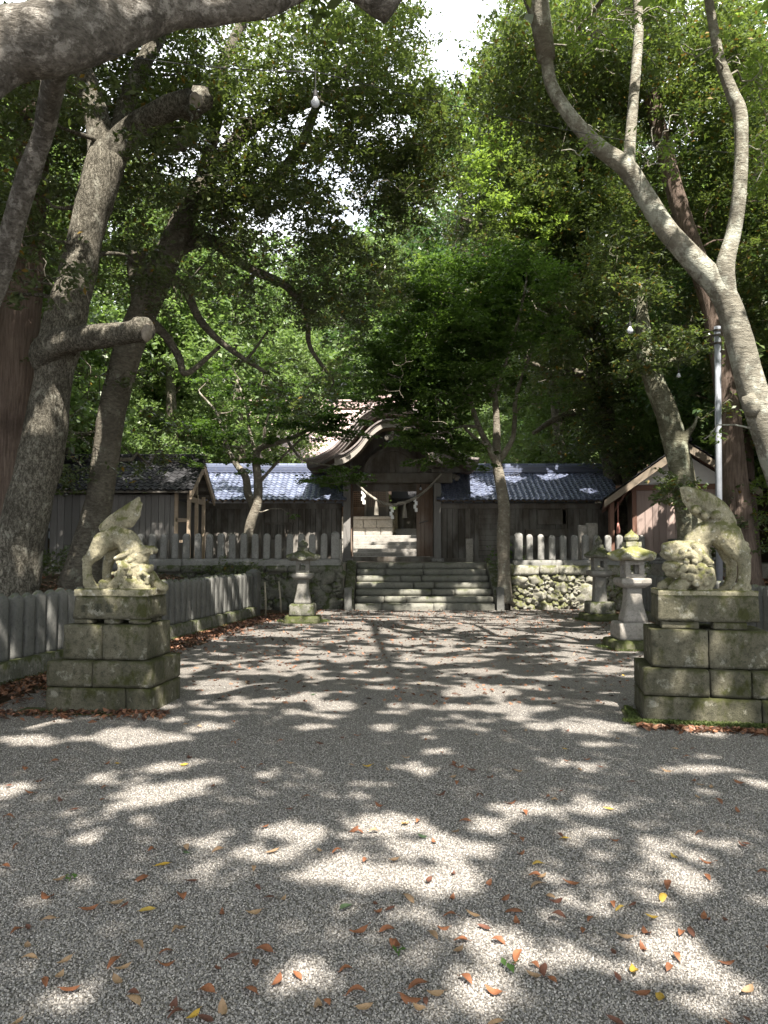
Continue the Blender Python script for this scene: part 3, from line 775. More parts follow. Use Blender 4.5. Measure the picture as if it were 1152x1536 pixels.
def sheet(name, xs, ys, zf, mat, keep=None):
    X, Y = np.meshgrid(xs, ys)
    Z = zf(X.ravel(), Y.ravel())
    V = np.stack([X.ravel(), Y.ravel(), Z], 1)
    nx = len(xs)
    F = []
    for j in range(len(ys) - 1):
        for i in range(nx - 1):
            if keep is None or keep((xs[i] + xs[i + 1]) / 2, (ys[j] + ys[j + 1]) / 2):
                F.append((j * nx + i, j * nx + i + 1, (j + 1) * nx + i + 1, (j + 1) * nx + i))
    me = bpy.data.meshes.new(name)
    me.from_pydata(V.tolist(), [], F)
    me.materials.append(mat)
    me.polygons.foreach_set('use_smooth', [True] * len(F))
    o = bpy.data.objects.new(name, me)
    COL.objects.link(o)
    return o

def soil_mat():
    m = new_mat('forest soil'); t = NT(m)
    v = t.coord()
    a = t.noise(v, 2.2, 6, 0.7); b = t.noise(v, 22, 5, 0.7)
    col = t.mix(t.ramp(b, 0.35, 0.7), (0.035, 0.026, 0.018), (0.11, 0.075, 0.05))
    col = t.mix(t.math('MULTIPLY', t.ramp(a, 0.5, 0.68), 0.8), col, (0.045, 0.06, 0.02))
    t.done(col, 0.95, t.bump(b, 0.9, 0.05), 0.1)
    return m
SOIL = soil_mat()

def gravel_mat():
    m = new_mat('gravel'); t = NT(m)
    v = t.coord()
    wv = t.n('VectorMath', {0: v, 1: t.n('VectorMath', {0: t.n('TexNoise', {'Vector': v, 'Scale': 30.0}).outputs[1], 'Scale': 0.02}, operation='SCALE').outputs[0]}, operation='ADD').outputs[0]
    vo = t.n('TexVoronoi', {'Vector': wv, 'Scale': 88.0, 'Randomness': 1.0})
    vo2 = t.n('TexVoronoi', {'Vector': wv, 'Scale': 150.0})
    cs = t.n('SeparateColor', {'Color': vo.outputs['Color']})
    k = cs.outputs[0]
    cr = t.n('ValToRGB', {'Fac': k})
    e = cr.color_ramp.elements
    e[0].position = 0.0; e[0].color = (0.135, 0.13, 0.125, 1)
    e[1].position = 1.0; e[1].color = (0.50, 0.465, 0.42, 1)
    for p, c in ((0.3, (0.215, 0.203, 0.187)), (0.6, (0.295, 0.277, 0.252)), (0.84, (0.38, 0.35, 0.31)), (0.95, (0.43, 0.41, 0.38))):
        q = e.new(p); q.color = (*c, 1)
    big = t.noise(v, 0.5, 5, 0.65)
    col = t.mix(t.math('MULTIPLY', t.ramp(big, 0.35, 0.7), 0.5), cr.outputs[0], (0.33, 0.295, 0.25))
    wear = t.noise(t.coord((1.6, 0.35, 1)), 1.1, 6, 0.7)
    col = t.mix(t.math('MULTIPLY', t.ramp(wear, 0.55, 0.72), 0.45), col, (0.15, 0.125, 0.095))
    dk = t.ramp(vo.outputs['Distance'], 0.28, 0.62)
    col = t.mix(t.math('MULTIPLY', dk, 0.75), col, (0.06, 0.055, 0.05))
    h = t.math('SUBTRACT', 1.0, vo.outputs['Distance'])
    h = t.math('ADD', h, t.math('MULTIPLY', t.math('SUBTRACT', 1.0, vo2.outputs['Distance']), 0.3))
    t.done(col, 0.85, t.bump(h, 0.85, 0.012), 0.25)
    return m
GRAVEL = gravel_mat()

def pebble_mat():
    m = new_mat('loose pebbles'); t = NT(m)
    rnd = t.n('ObjectInfo').outputs['Random']
    cr = t.n('ValToRGB', {'Fac': rnd})
    e = cr.color_ramp.elements
    e[0].position = 0.0; e[0].color = (0.14, 0.137, 0.132, 1)
    e[1].position = 1.0; e[1].color = (0.52, 0.49, 0.45, 1)
    for p, c in ((0.3, (0.215, 0.206, 0.194)), (0.6, (0.295, 0.28, 0.258)), (0.82, (0.38, 0.35, 0.31)), (0.94, (0.44, 0.42, 0.39))):
        q = e.new(p); q.color = (*c, 1)
    n = t.noise(t.coord(), 3, 4, 0.7)
    col = t.mix(t.math('MULTIPLY', t.ramp(n, 0.4, 0.7), 0.3), cr.outputs[0], (0.22, 0.2, 0.18))
    t.done(col, 0.8, None, 0.25)
    return m

def nonuni(a, b, step):
    return np.arange(a, b + 1e-6, step)
gx = np.concatenate([nonuni(-90, -20, 5), nonuni(-18, 18, 0.6), nonuni(20, 90, 5)])
gy = np.concatenate([nonuni(-30, 0, 3), nonuni(0.6, 30, 0.6), nonuni(32, 130, 4)])
g = sheet('ground', gx, gy, height, SOIL)
tag(g, kind='structure')

def path_z(x, y):
    return 0.012 * (vnoise(x * 0.8, y * 0.8) - 0.5) + 0.004 + 0.012 * np.exp(-((y - 9) / 6) ** 2)
def path_keep(x, y):
    wob = 0.35 * float(vnoise(np.array([y * 0.9]), np.array([3.3]))[0]) + 0.15 * float(vnoise(np.array([y * 3.9]), np.array([8.3]))[0])
    return fence_x(y) + 0.55 + wob < x < 5.3 + wob * 0.8 and y < 21.2
g = sheet('gravel_path', nonuni(-9, 6.2, 0.1), nonuni(-12, 21.4, 0.1), path_z, GRAVEL, path_keep)
tag(g, kind='structure')

# loose pebbles on the near part of the path (scattered: nobody could count them)
def scatter_gravel(name, y0, y1, dens, smin, smax, seed, mat):
    me = bpy.data.meshes.new(name)
    V = []; F = []
    y = y0
    while y < y1:
        hw = .55 * y + 1.0
        x = max(-hw, fence_x(y) + .9)
        while x < min(hw, 5.2):
            k = len(V)
            for dx, dy in ((0, 0), (.1, 0), (.1, .1), (0, .1)):
                V.append((x + dx, y + dy, float(path_z(np.array([x + dx]), np.array([y + dy]))[0]) + 0.001))
            F.append((k, k + 1, k + 2, k + 3)); x += .1
        y += .1
    me.from_pydata(V, [], F)
    o = bpy.data.objects.new(name, me)
    COL.objects.link(o)
    ng = bpy.data.node_groups.new(name, 'GeometryNodeTree')
    ng.interface.new_socket('Geometry', in_out='INPUT', socket_type='NodeSocketGeometry')
    ng.interface.new_socket('Geometry', in_out='OUTPUT', socket_type='NodeSocketGeometry')
    N = ng.nodes.new; L = ng.links.new
    gi = N('NodeGroupInput'); go = N('NodeGroupOutput')
    dp = N('GeometryNodeDistributePointsOnFaces')
    po = N('GeometryNodeInputPosition'); se = N('ShaderNodeSeparateXYZ'); L(po.outputs[0], se.inputs[0])
    m1 = N('ShaderNodeMapRange'); m1.inputs[1].default_value = y1; m1.inputs[2].default_value = y0; m1.inputs[3].default_value = 0; m1.inputs[4].default_value = 1
    L(se.outputs[1], m1.inputs[0])
    m2 = N('ShaderNodeMath'); m2.operation = 'POWER'; m2.inputs[1].default_value = 2.6; L(m1.outputs[0], m2.inputs[0])
    m3 = N('ShaderNodeMath'); m3.operation = 'MULTIPLY'; m3.inputs[1].default_value = dens; L(m2.outputs[0], m3.inputs[0]); L(m3.outputs[0], dp.inputs['Density'])
    dp.inputs['Seed'].default_value = seed
    ic = N('GeometryNodeMeshIcoSphere'); ic.inputs['Radius'].default_value = 1; ic.inputs['Subdivisions'].default_value = 2
    sp = N('GeometryNodeSetPosition')
    nt = N('ShaderNodeTexNoise'); nt.inputs['Scale'].default_value = 0.9
    vm = N('ShaderNodeVectorMath'); vm.operation = 'SUBTRACT'; vm.inputs[1].default_value = (.5, .5, .5)
    vs_ = N('ShaderNodeVectorMath'); vs_.operation = 'SCALE'; vs_.inputs['Scale'].default_value = 1.3
    L(nt.outputs[1], vm.inputs[0]); L(vm.outputs[0], vs_.inputs[0]); L(vs_.outputs[0], sp.inputs['Offset'])
    sm = N('GeometryNodeSetMaterial'); sm.inputs['Material'].default_value = mat
    L(ic.outputs[0], sp.inputs[0]); L(sp.outputs[0], sm.inputs[0])
    rr = N('FunctionNodeRandomValue'); rr.data_type = 'FLOAT_VECTOR'; rr.inputs[1].default_value = (6.28, 6.28, 6.28)
    rs = N('FunctionNodeRandomValue'); rs.data_type = 'FLOAT_VECTOR'
    rs.inputs[0].default_value = (smin, smin, smin * 0.8); rs.inputs[1].default_value = (smax, smax * 0.8, smax * 0.6)
    rs.inputs['Seed'].default_value = 5
    io = N('GeometryNodeInstanceOnPoints')
    L(gi.outputs[0], dp.inputs[0]); L(dp.outputs[0], io.inputs['Points']); L(sm.outputs[0], io.inputs['Instance'])
    L(rr.outputs[0], io.inputs['Rotation']); L(rs.outputs[0], io.inputs['Scale'])
    L(io.outputs[0], go.inputs[0])
    md = o.modifiers.new('scatter', 'NODES'); md.node_group = ng
    tag(o, kind='stuff')
    return o
PEB = pebble_mat()
scatter_gravel('gravel', 2.2, 11.0, 15000, 0.0024, 0.0062, 1, PEB)

# ------------------------------------------------------------------ terrace behind the retaining walls and the court beyond the gate
PAVE = stone('terrace earth', (0.30, 0.28, 0.24), (0.22, 0.2, 0.17), (0.1, 0.09, 0.07), None, 0, 3)
t_ = MB()
t_.box(-14, -1.12, 21.55, 31.0, -0.2, 1.25)
t_.box(-1.118, 3.32, 22.95, 31.0, -0.2, 1.249)
t_.box(3.322, 13.5, 21.55, 31.0, -0.2, 1.25)
tag(t_.build('terrace', PAVE), kind='structure')
t_ = MB(); t_.box(-16, 15, 34.2, 54, 0, 2.31); t_.box(-16, -3.0, 31.002, 34.198, 0, 2.31); t_.box(3.4, 15, 31.002, 34.198, 0, 2.31)
tag(t_.build('inner_court', stone('court paving', (0.50, 0.47, 0.42), (0.42, 0.39, 0.34), (0.2, 0.18, 0.15), None, 0, 3)), kind='structure')

# ------------------------------------------------------------------ the wood on the hill
def forest_proto(kind, seed):
    r = np.random.default_rng(seed)
    H = [15.0, 18.0, 11.0][kind]; RR = [5.0, 3.8, 4.4][kind]
    root = thing('forest_tree', 'tree', 'tree', (0, 0, 0))
    tr = spline([(0, 0, -1.0, .42), (0.15, 0.1, H * .3, .3), (-0.2, 0.2, H * .6, .17), (0.1, 0, H * .9, .06)], 5)
    limbs = [([Vector(a[:3]) for a in tr], [float(a[3]) for a in tr])]
    cl = []
    for i in range([120, 110, 90][kind]):
        a = r.uniform(0, 6.28); z = r.uniform(0.22, 1.0)
        prof = math.sin(math.pi * min(1, (z - 0.1) / 1.0) ** 0.8) ** 0.6 if kind != 1 else (1.12 - z) ** 0.75
        q = RR * max(0.2, prof) * math.sqrt(r.uniform(0.15, 1))
        k = r.uniform(0.7, 1.3)
        cl.append(((q * math.cos(a), q * math.sin(a), z * H), .95 * k, .5 * k))
    mb = MB(); mb.tube(*limbs[0], 10, True, 0.1, seed)
    grow(limbs, cl, mb, r, 0.08, wig=.12)
    mb.build('trunk', [BK_DARK, BK_CEDAR, BK_MAPLE][kind], root, smooth=True, fix=False)
    P = spray_points(cl, 130, r)
    leaf_obj('crown', leaf_geo(P, [.22, .20, .21][kind], .6, .5, r), [LM_FAR, LM_FAR2, LM_FAR][kind], root)
    return root
protos = [forest_proto(k, 50 + k) for k in range(3)]
def copy_tree(o):
    c = o.copy(); COL.objects.link(c)
    for ch in o.children:
        d = ch.copy(); COL.objects.link(d); d.parent = c
    return c
used = set()
LBL = {('l', 0): 'sunlit broadleaf tree in the wood rising behind the left shed and copper roof',
       ('l', 1): 'dark conical tree in the wood rising behind the left shed and copper roof',
       ('l', 2): 'low rounded pale green tree at the foot of the wood on the left',
       ('r', 0): 'broadleaf tree in the shaded wood rising behind the right tiled wall',
       ('r', 1): 'dark conical tree in the shaded wood rising behind the right tiled wall',
       ('r', 2): 'low rounded tree at the foot of the shaded wood on the right',
       ('c', 0): 'bright broadleaf tree far behind the shrine roofs, seen between the near crowns',
       ('c', 1): 'dark conical tree far behind the shrine roofs, seen between the near crowns',
       ('c', 2): 'low rounded bright tree far behind the gate roof'}
rf = np.random.default_rng(77)
spots = []
for x, y in [(-8.5, 31), (-11, 27), (-13, 33), (-10.5, 37), (-14.5, 40), (-9, 44), (-17, 29), (-18, 36), (-12.5, 47), (-20, 44), (-16, 52), (-22, 33), (-7.5, 50), (-13, 58), (-24, 55), (-5, 49.5), (-9, 60), (-12, 21), (-14.5, 24), (-12.5, 17), (-16, 19), (-10.8, 12), (-13.5, 9), (-19, 24), (-6.5, 33.5)]:
    spots.append((x, y, 'l'))
for x, y in [(10.5, 33), (13.5, 29), (12, 37), (16, 34), (15, 42), (10, 43), (18, 27), (20, 38), (19, 48), (13, 49), (24, 44), (22, 31), (11.5, 25.5), (14.5, 22), (12.5, 18.5), (16.5, 17), (11, 14), (13.5, 10.5), (20, 21), (8.5, 36.5), (25, 26), (17, 12), (7.2, 31.5), (10.2, 21.5)]:
    spots.append((x, y, 'r'))
for x, y in [(-3, 52), (1, 54), (5, 51), (8, 55), (-1, 60), (3.5, 62), (7, 66), (-4.5, 66), (1, 70), (12, 62), (3.6, 46.5), (5.5, 42), (4.2, 38.2)]:
    spots.append((x, y, 'c'))
GRP = {'l': 'trees of the wood on the left slope', 'r': 'trees of the wood on the right slope', 'c': 'trees far behind the shrine'}
for i, (x, y, sd) in enumerate(spots):
    k = [0, 2, 0, 1, 0, 2][i % 6] if sd != 'r' else [1, 0, 2, 1, 0, 0][i % 6]
    near = abs(x) < 12 and y < 40
    o = copy_tree(protos[k])
    z = hgt(x, y)
    if 31 < y < 54 and -16 < x < 15: z = max(z, 2.3)
    elif 21.5 < y <= 31 and -14 < x < 13.5: z = max(z, 1.25)
    s = rf.uniform(0.8, 1.2) * (0.40 if (sd == 'c' and y < 50) else 1.0) * (0.8 if near else 1.0)
    if sd == 'c' and y >= 50: s *= 1.4
    o.location = (x, y, z); o.scale = (s, s, s * rf.uniform(0.9, 1.15)); o.rotation_euler = (0, 0, rf.uniform(0, 6.28))
    tag(o, LBL[(sd, k)], 'tree', GRP[sd] + [' with broad crowns', ' with pointed crowns', ' with low round crowns'][k])
for p in protos:
    for ch in list(p.children): bpy.data.objects.remove(ch)
    bpy.data.objects.remove(p)

# low bushes: each one a plant of its own
def bush(name, label, c, rx, rz, n, lm, seed, size=.1, per=260, group=None, cat='bush'):
    r = np.random.default_rng(seed)
    root = thing(name, label, cat, c, group)
    cl = []
    for i in range(n):
        a = r.uniform(0, 6.28); q = rx * math.sqrt(r.uniform(0, 1))
        cl.append(((c[0] + q * math.cos(a), c[1] + q * math.sin(a) * .7, c[2] + rz * r.uniform(.25, 1)), .34, .2))
    limbs = [([Vector(c) + Vector((0, 0, -.1)), Vector(c) + Vector((.03, 0, rz * .25))], [.03, .025])]
    mb = MB(); mb.tube(*limbs[0], 8)
    grow(limbs, cl, mb, r, .02)
    mb.build('stem', BK_DARK, root, smooth=True, fix=False)
    P = spray_points(cl, per, r)
    P = P[~in_gap(P)]
    leaf_obj('foliage', leaf_geo(P, size, .5, .5, r), lm, root)
bush('bush', 'dense glossy shrub between the mossy tree and the red timber house', (7.35, 16.8, 0.9), .75, 1.9, 26, LM_EVER2, 61)
bush('bush', 'bright leafy shrub behind the pole at the right edge', (9.6, 17.5, 1.0), 1.3, 2.6, 46, LM_LIGHT, 62)
bush('bush', 'dark shrub on the bank below the red timber house', (6.7, 19.6, 0.4), .55, .8, 14, LM_EVER, 63)
bush('bush', 'small fern-like shrub growing at the foot of the maple by the stairs', (3.55, 22.0, 1.25), .5, .35, 8, LM_MAPLE, 64)
bush('bush', 'dark low shrub hanging over the bank below the upper left fence', (-4.2, 21.1, 0.5), 1.1, .7, 24, LM_EVER, 65)
bush('bush', 'dark shrub under the eave behind the two leaning trunks on the left', (-8.3, 18.5, 0.9), 1.0, 1.0, 20, LM_EVER, 66)
# ------------------------------------------------------------------ building materials
WD_OLD = wood('old dark planks', (0.16, 0.14, 0.115), (0.08, 0.068, 0.055), 'Z', 0.8, (0.23, 0.22, 0.20))
WD_OLDH = wood('old dark beams', (0.15, 0.13, 0.105), (0.075, 0.062, 0.05), 'X', 0.8, (0.2, 0.19, 0.17))
WD_OLDY = wood('old dark rafters', (0.17, 0.13, 0.10), (0.09, 0.07, 0.055), 'Y', 0.8)
WD_GREY = wood('silvered planks', (0.26, 0.25, 0.235), (0.15, 0.142, 0.13), 'Z', 0.8)
WD_DOOR = wood('brown door planks', (0.26, 0.17, 0.115), (0.13, 0.085, 0.06), 'Z', 0.7, (0.22, 0.18, 0.15))
WD_PINK = wood('pale red cedar planks', (0.47, 0.365, 0.32), (0.37, 0.285, 0.25), 'Z', 0.7)
WD_RED = wood('reddish beams', (0.25, 0.14, 0.10), (0.17, 0.09, 0.065), 'X', 0.6)
WD_REDZ = wood('reddish posts', (0.25, 0.14, 0.10), (0.17, 0.09, 0.065), 'Z', 0.6)
WD_PALE = wood('pale bargeboard', (0.52, 0.42, 0.31), (0.38, 0.29, 0.2), 'X', 0.7)
WD_TAN = wood('tan bargeboard', (0.33, 0.275, 0.21), (0.24, 0.195, 0.145), 'X', 0.7)
WD_SUNLIT = wood('sunlit-pale bargeboard', (0.50, 0.46, 0.41), (0.36, 0.33, 0.29), 'X', 0.7)  # pale tone puts the sunlight on the porch board into its colour
PLASTER = plain('white plaster', (0.78, 0.77, 0.74), 0.9, (0.68, 0.66, 0.62), 3)
PLASTER_B = plain('blue-white plaster', (0.66, 0.70, 0.78), 0.9, (0.58, 0.62, 0.7), 3)
SHADE_IN = plain('painted interior shade', (0.012, 0.011, 0.010), 0.95)  # near-black, paints the shade behind plank gaps and lattices
COPPER = plain('weathered copper roof', (0.46, 0.335, 0.32), 0.55, (0.36, 0.29, 0.27), 4)
ROOFDK = plain('dark bark roof', (0.30, 0.265, 0.25), 0.7, (0.17, 0.15, 0.145), 9, bump=.5)
BRASS = plain('old iron', (0.09, 0.08, 0.07), 0.5, None, 20, 0.6)

def tile_mat(name, c1, c2, rough, lich=0.45, spec=0.6):
    m = new_mat(name); t = NT(m)
    isl = t.n('NewGeometry').outputs['Random Per Island']
    n = t.noise(t.coord(), 14, 5, 0.7)
    col = t.mix(isl, c1, c2)
    col = t.mix(t.math('MULTIPLY', t.ramp(n, 0.52, 0.72), lich), col, (0.26, 0.25, 0.22))
    t.done(col, rough, t.bump(n, 0.12, 0.01), spec)
    return m
TILE = tile_mat('blue-grey roof tiles', (0.085, 0.10, 0.155), (0.15, 0.175, 0.25), 0.32)
TILE_DK = tile_mat('old black roof tiles', (0.022, 0.022, 0.024), (0.045, 0.045, 0.048), 0.85, 0.04, 0.12)

def tile_slope(mb, O, U, V, L, S, tw=0.19, th=0.2, wave=0.022, step=0.02):
    """roof slope: O top corner at the ridge, U along the ridge (unit), V down the slope (unit), L long, S down"""
    N = U.cross(V).normalized()
    if N.z < 0: N = -N
    cols = max(1, round(L / tw)); tw = L / cols
    rows = max(1, round(S / th)); th = S / rows
    prof = [(0.0, 0.25), (0.12, 0.8), (0.26, 1.0), (0.4, 0.7), (0.55, 0.1), (0.72, -0.25), (0.88, -0.1), (1.0, 0.25)]
    for r in range(rows):
        for c in range(cols):
            vs = []
            jz = random.uniform(-.004, .004)
            for t, hh in ((r * th - 0.02, 0.0), ((r + 1) * th, step)):
                for k, (q, h) in enumerate(prof):
                    sag = 0.035 * (1.0 if q > 0.5 else 0.2) if False else 0.0
                    vs.append(O + U * ((c + q) * tw) + V * (t + (0.028 * (1 - abs(q - .7) * 2) if hh else 0)) + N * (h * wave + hh + jz))
            n = len(prof)
            # front lip
            for k, (q, h) in enumerate(prof):
                vs.append(O + U * ((c + q) * tw) + V * ((r + 1) * th + (0.028 * (1 - abs(q - .7) * 2))) + N * (h * wave + step + jz - 0.035))
            fs = [(k, k + 1, n + k + 1, n + k) for k in range(n - 1)] + [(n + k, n + k + 1, 2 * n + k + 1, 2 * n + k) for k in range(n - 1)]
            mb.add(vs, fs)

def plank_wall(mb, x0, x1, y, z0, z1, w=0.2, d=0.03, jit=0.012, rnd=random.Random(4)):
    x = x0
    while x < x1 - 0.02:
        ww = min(w * rnd.uniform(.8, 1.2), x1 - x)
        if x1 - x - ww < 0.06: ww = x1 - x
        dy = rnd.uniform(0, jit)
        mb.box(x + .007, x + ww - .007, y - d - dy, y - dy, z0 + rnd.uniform(0, .015), z1)
        x += ww

def ridge_cap(mb, a, b, h=0.26, wd=0.3, tiles=True):
    a = Vector(a); b = Vector(b)
    x0, x1 = a.x, b.x
    for i in range(3):
        mb.box(x0, x1, a.y - wd / 2 + i * .03, a.y + wd / 2 - i * .03, a.z + i * h / 3 + .002 * i, a.z + (i + 1) * h / 3 - .012)
    n = max(2, int((x1 - x0) / 0.3))
    for i in range(n):
        p = x0 + (x1 - x0) * i / n; q = x0 + (x1 - x0) * (i + 1) / n - .012
        mb.tube([(p, a.y, a.z + h), (q, a.y, a.z + h)], .075, 10)

# ------------------------------------------------------------------ long tiled walls either side of the gate
def tiled_wall(label, x0, x1, left):
    root = thing('tiled_wall', label, 'wall building', ((x0 + x1) / 2, 26, 1.25))
    z0, z1 = 1.25, 3.2
    w_ = MB()
    if left:
        plank_wall(w_, x0, x1, 26, z0, z1, .19)
    else:
        plank_wall(w_, x0, 3.12, 26, z0, z1, .2)
        # horizontal boarding, then vertical again
        z = z0
        while z < z1 - .05:
            h = random.uniform(.16, .21)
            w_.box(3.13, 4.5, 25.965 - random.uniform(0, .01), 26, z + .004, min(z + h, z1) - .004); z += h
        plank_wall(w_, 4.52, x1, 26, z0, z1, .22)
        w_.box(x0, x1, 27.9, 27.96, z0, z1); w_.box(x0 - .001, x0 + .05, 26.06, 27.9, z0, z1); w_.box(x1 - .05, x1 + .001, 26.06, 27.9, z0, z1)
    w_.build('wall', WD_OLD, root)
    MB().box(x0 + .06, x1 - .06, 26.01, 26.06, z0, z1).build('shade_backing', SHADE_IN, root)  # black sheet added so the gaps between planks look shaded
    b = MB()
    for x in ([x0 + .06, -4.2, -2.8, x1 - .1] if left else [x0 + .1, 3.12, 4.5, 6.1, x1 - .1]):
        b.box(x - .07, x + .07, 25.9, 25.955, z0, z1)
    b.box(x0, x1, 25.87, 25.955, z1 - .16, z1 + .02)
    b.box(x0, x1, 25.88, 25.957, z0, z0 + .12)
    b.build('frame', WD_OLD, root, bevel=.008)
    if left:
        f = MB(); xa, xb = -4.05, -3.05
        f.box(xa, xb, 25.86, 25.93, 2.0, 2.07); f.box(xa, xb, 25.861, 25.931, 2.5, 2.57)
        for k in range(9):
            x = xa + .05 + k * (xb - xa - .14) / 8
            f.box(x, x + .04, 25.88, 25.92, 2.07, 2.5)
        f.build('lattice_window', WD_OLDH, root)
    else:
        MB().box(4.75, 6.2, 25.8, 25.95, 2.1, 2.34).build('rail', WD_OLDH, root, bevel=.015)
        MB().box(5.2, 6.15, 25.9, 25.96, 2.5, 3.0).build('window_shutter', WD_OLD, root, bevel=.01)
    rf_ = MB()
    e, rz, ry = 3.3, 4.42, 27.3
    dv = Vector((0, 25.25 - ry, e - rz)); S = dv.length
    ex = .18
    tile_slope(rf_, Vector((x0 - ex, ry, rz)), Vector((1, 0, 0)), dv.normalized(), x1 - x0 + 2 * ex, S)
    dv2 = Vector((0, 29.0 - ry, e - rz))
    tile_slope(rf_, Vector((x0 - ex, ry, rz)), Vector((1, 0, 0)), dv2.normalized(), x1 - x0 + 2 * ex, dv2.length, .38, .4)
    ridge_cap(rf_, (x0 - ex, ry, rz - .02), (x1 + ex, ry, rz - .02))
    r_o = rf_.build('roof', TILE, root, fix=False, smooth=False)
    u = MB()
    for xx in (x0 - ex + .02,):
        pass
    # boards and rafters below the tiles
    nrm = Vector((0, -dv.z, dv.y)).normalized()
    if nrm.z < 0: nrm = -nrm
    A = Vector((x0 - ex, ry, rz)) - nrm * .03; B = A + dv
    L = Vector((x1 - x0 + 2 * ex, 0, 0))
    u.add([A, A + L, B + L, B, A - nrm * .03, A + L - nrm * .03, B + L - nrm * .03, B - nrm * .03], [(0, 1, 2, 3), (4, 7, 6, 5), (0, 4, 5, 1), (3, 2, 6, 7), (0, 3, 7, 4), (1, 5, 6, 2)])
    x = x0
    while x < x1:
        a = Vector((x, ry, rz)) - nrm * .07; bb = a + dv * .97
        for s_ in (1,):
            u.add([a, a + Vector((.06, 0, 0)), bb + Vector((.06, 0, 0)), bb, a - nrm * .07, a + Vector((.06, 0, 0)) - nrm * .07, bb + Vector((.06, 0, 0)) - nrm * .07, bb - nrm * .07],
                  [(0, 1, 2, 3), (4, 7, 6, 5), (0, 4, 5, 1), (3, 2, 6, 7), (0, 3, 7, 4), (1, 5, 6, 2)])
        x += .34
    u.build('eave', WD_OLDY, r_o)
    return root
tiled_wall('long plank wall with blue-grey tiled roof to the left of the gate', -6.4, -1.42, True)
tiled_wall('long plank wall with blue-grey tiled roof to the right of the gate', 1.92, 7.75, False)

# ------------------------------------------------------------------ the gate with its curved gable
GX = 0.27
gate = thing('shrine_gate', 'weathered wooden shrine gate with curved gable roof at the top of the stone stairs', 'gate', (GX, 25.5, 1.25))
for x in (GX - 1.5, GX + 1.5):
    p = MB(); p.box(x - .12, x + .12, 25.4, 25.64, 1.33, 4.25)
    post = p.build('post', WD_GREY, gate, bevel=.012)
    MB().box(x - .2, x + .2, 25.32, 25.72, 1.25, 1.36).build('base_stone', stone('base stone', (.33, .32, .3), (.25, .24, .22), bump=.4), post, bevel=.015)
    MB().box(x - .11, x + .11, 27.6, 27.82, 1.33, 4.25).build('post', WD_GREY, gate, bevel=.012)
b = MB(); b.box(GX - 1.38, GX + 1.38, 25.44, 25.6, 1.26, 1.42); b.build('sill', WD_OLDH, gate, bevel=.01)
b = MB(); b.box(GX - 2.0, GX + 2.0, 25.36, 25.68, 3.87, 4.2); b.build('lintel', WD_OLDH, gate, bevel=.02)
b = MB(); b.box(GX - 1.38, GX + 1.38, 25.9, 26.0, 3.63, 3.9); b.build('lintel', WD_OLDH, gate, bevel=.01)
b = MB(); b.box(GX - 2.0, GX + 2.0, 27.56, 27.86, 3.9, 4.2); b.build('lintel', WD_OLDH, gate, bevel=.02)
d = MB(); plank_wall(d, GX + .82, GX + 1.38, 25.75, 1.43, 3.86, .13, .04, .015)
d.box(GX + .82, GX + 1.38, 25.755, 25.79, 1.43, 3.86)
door = d.build('door', WD_DOOR, gate)
h = MB(); h.tube([(GX + .9, 25.66, 2.55), (GX + 1.2, 25.65, 2.62)], .018, 8); h.build('bolt', WD_GREY, door)
d = MB()                                          # the left leaf stands folded back into the gateway
for k in range(6): d.box(GX - 1.38, GX - 1.34 - .006 * (k % 2), 25.75 + k * .2, 25.945 + k * .2, 1.43, 3.86)
d.build('door', WD_DOOR, gate)
# half-round panel over the lintel and its central strut
pp = [(GX + .86 * math.cos(a), 4.205 + .74 * math.sin(a)) for a in [math.pi * k / 24 for k in range(25)]]
MB().prism(pp, 25.5, 25.58).build('gable_panel', WD_OLD, gate)
fr = MB()
to = [(GX + .95 * math.cos(math.pi * k / 24), 4.2 + .84 * math.sin(math.pi * k / 24)) for k in range(25)]
ti = [(GX + .84 * math.cos(math.pi * k / 24), 4.2 + .72 * math.sin(math.pi * k / 24)) for k in range(25)]
fr.strip(to, ti, 25.42, 25.5)
fr.build('panel_frame', WD_OLDH, gate)
b = MB(); b.box(GX - .1, GX + .1, 25.4, 25.497, 4.2, 5.25); b.box(GX - .32, GX + .32, 25.38, 25.7, 5.0, 5.14); b.box(GX - .2, GX + .2, 25.37, 25.7, 4.9, 4.998); b.build('strut', WD_OLDH, gate, bevel=.015)
for sx in (-1, 1):                                # bracket blocks and carved noses at the ends of the lintel
    q = MB()
    x = GX + sx * 1.5
    q.box(x - .2, x + .2, 25.3, 25.7, 4.21, 4.33); q.box(x - .34, x + .34, 25.36, 25.66, 4.34, 4.46); q.box(x - .1, x + .1, 24.9, 26.0, 4.35, 4.47)
    for k in range(5):
        q.ico((x + sx * (.55 + .03 * k), 25.45 - .02 * k, 4.06 + .05 * math.sin(k * 1.5)), (.09, .08, .08), 2)
    q.build('bracket', WD_OLDH, gate, smooth=False, bevel=.01)

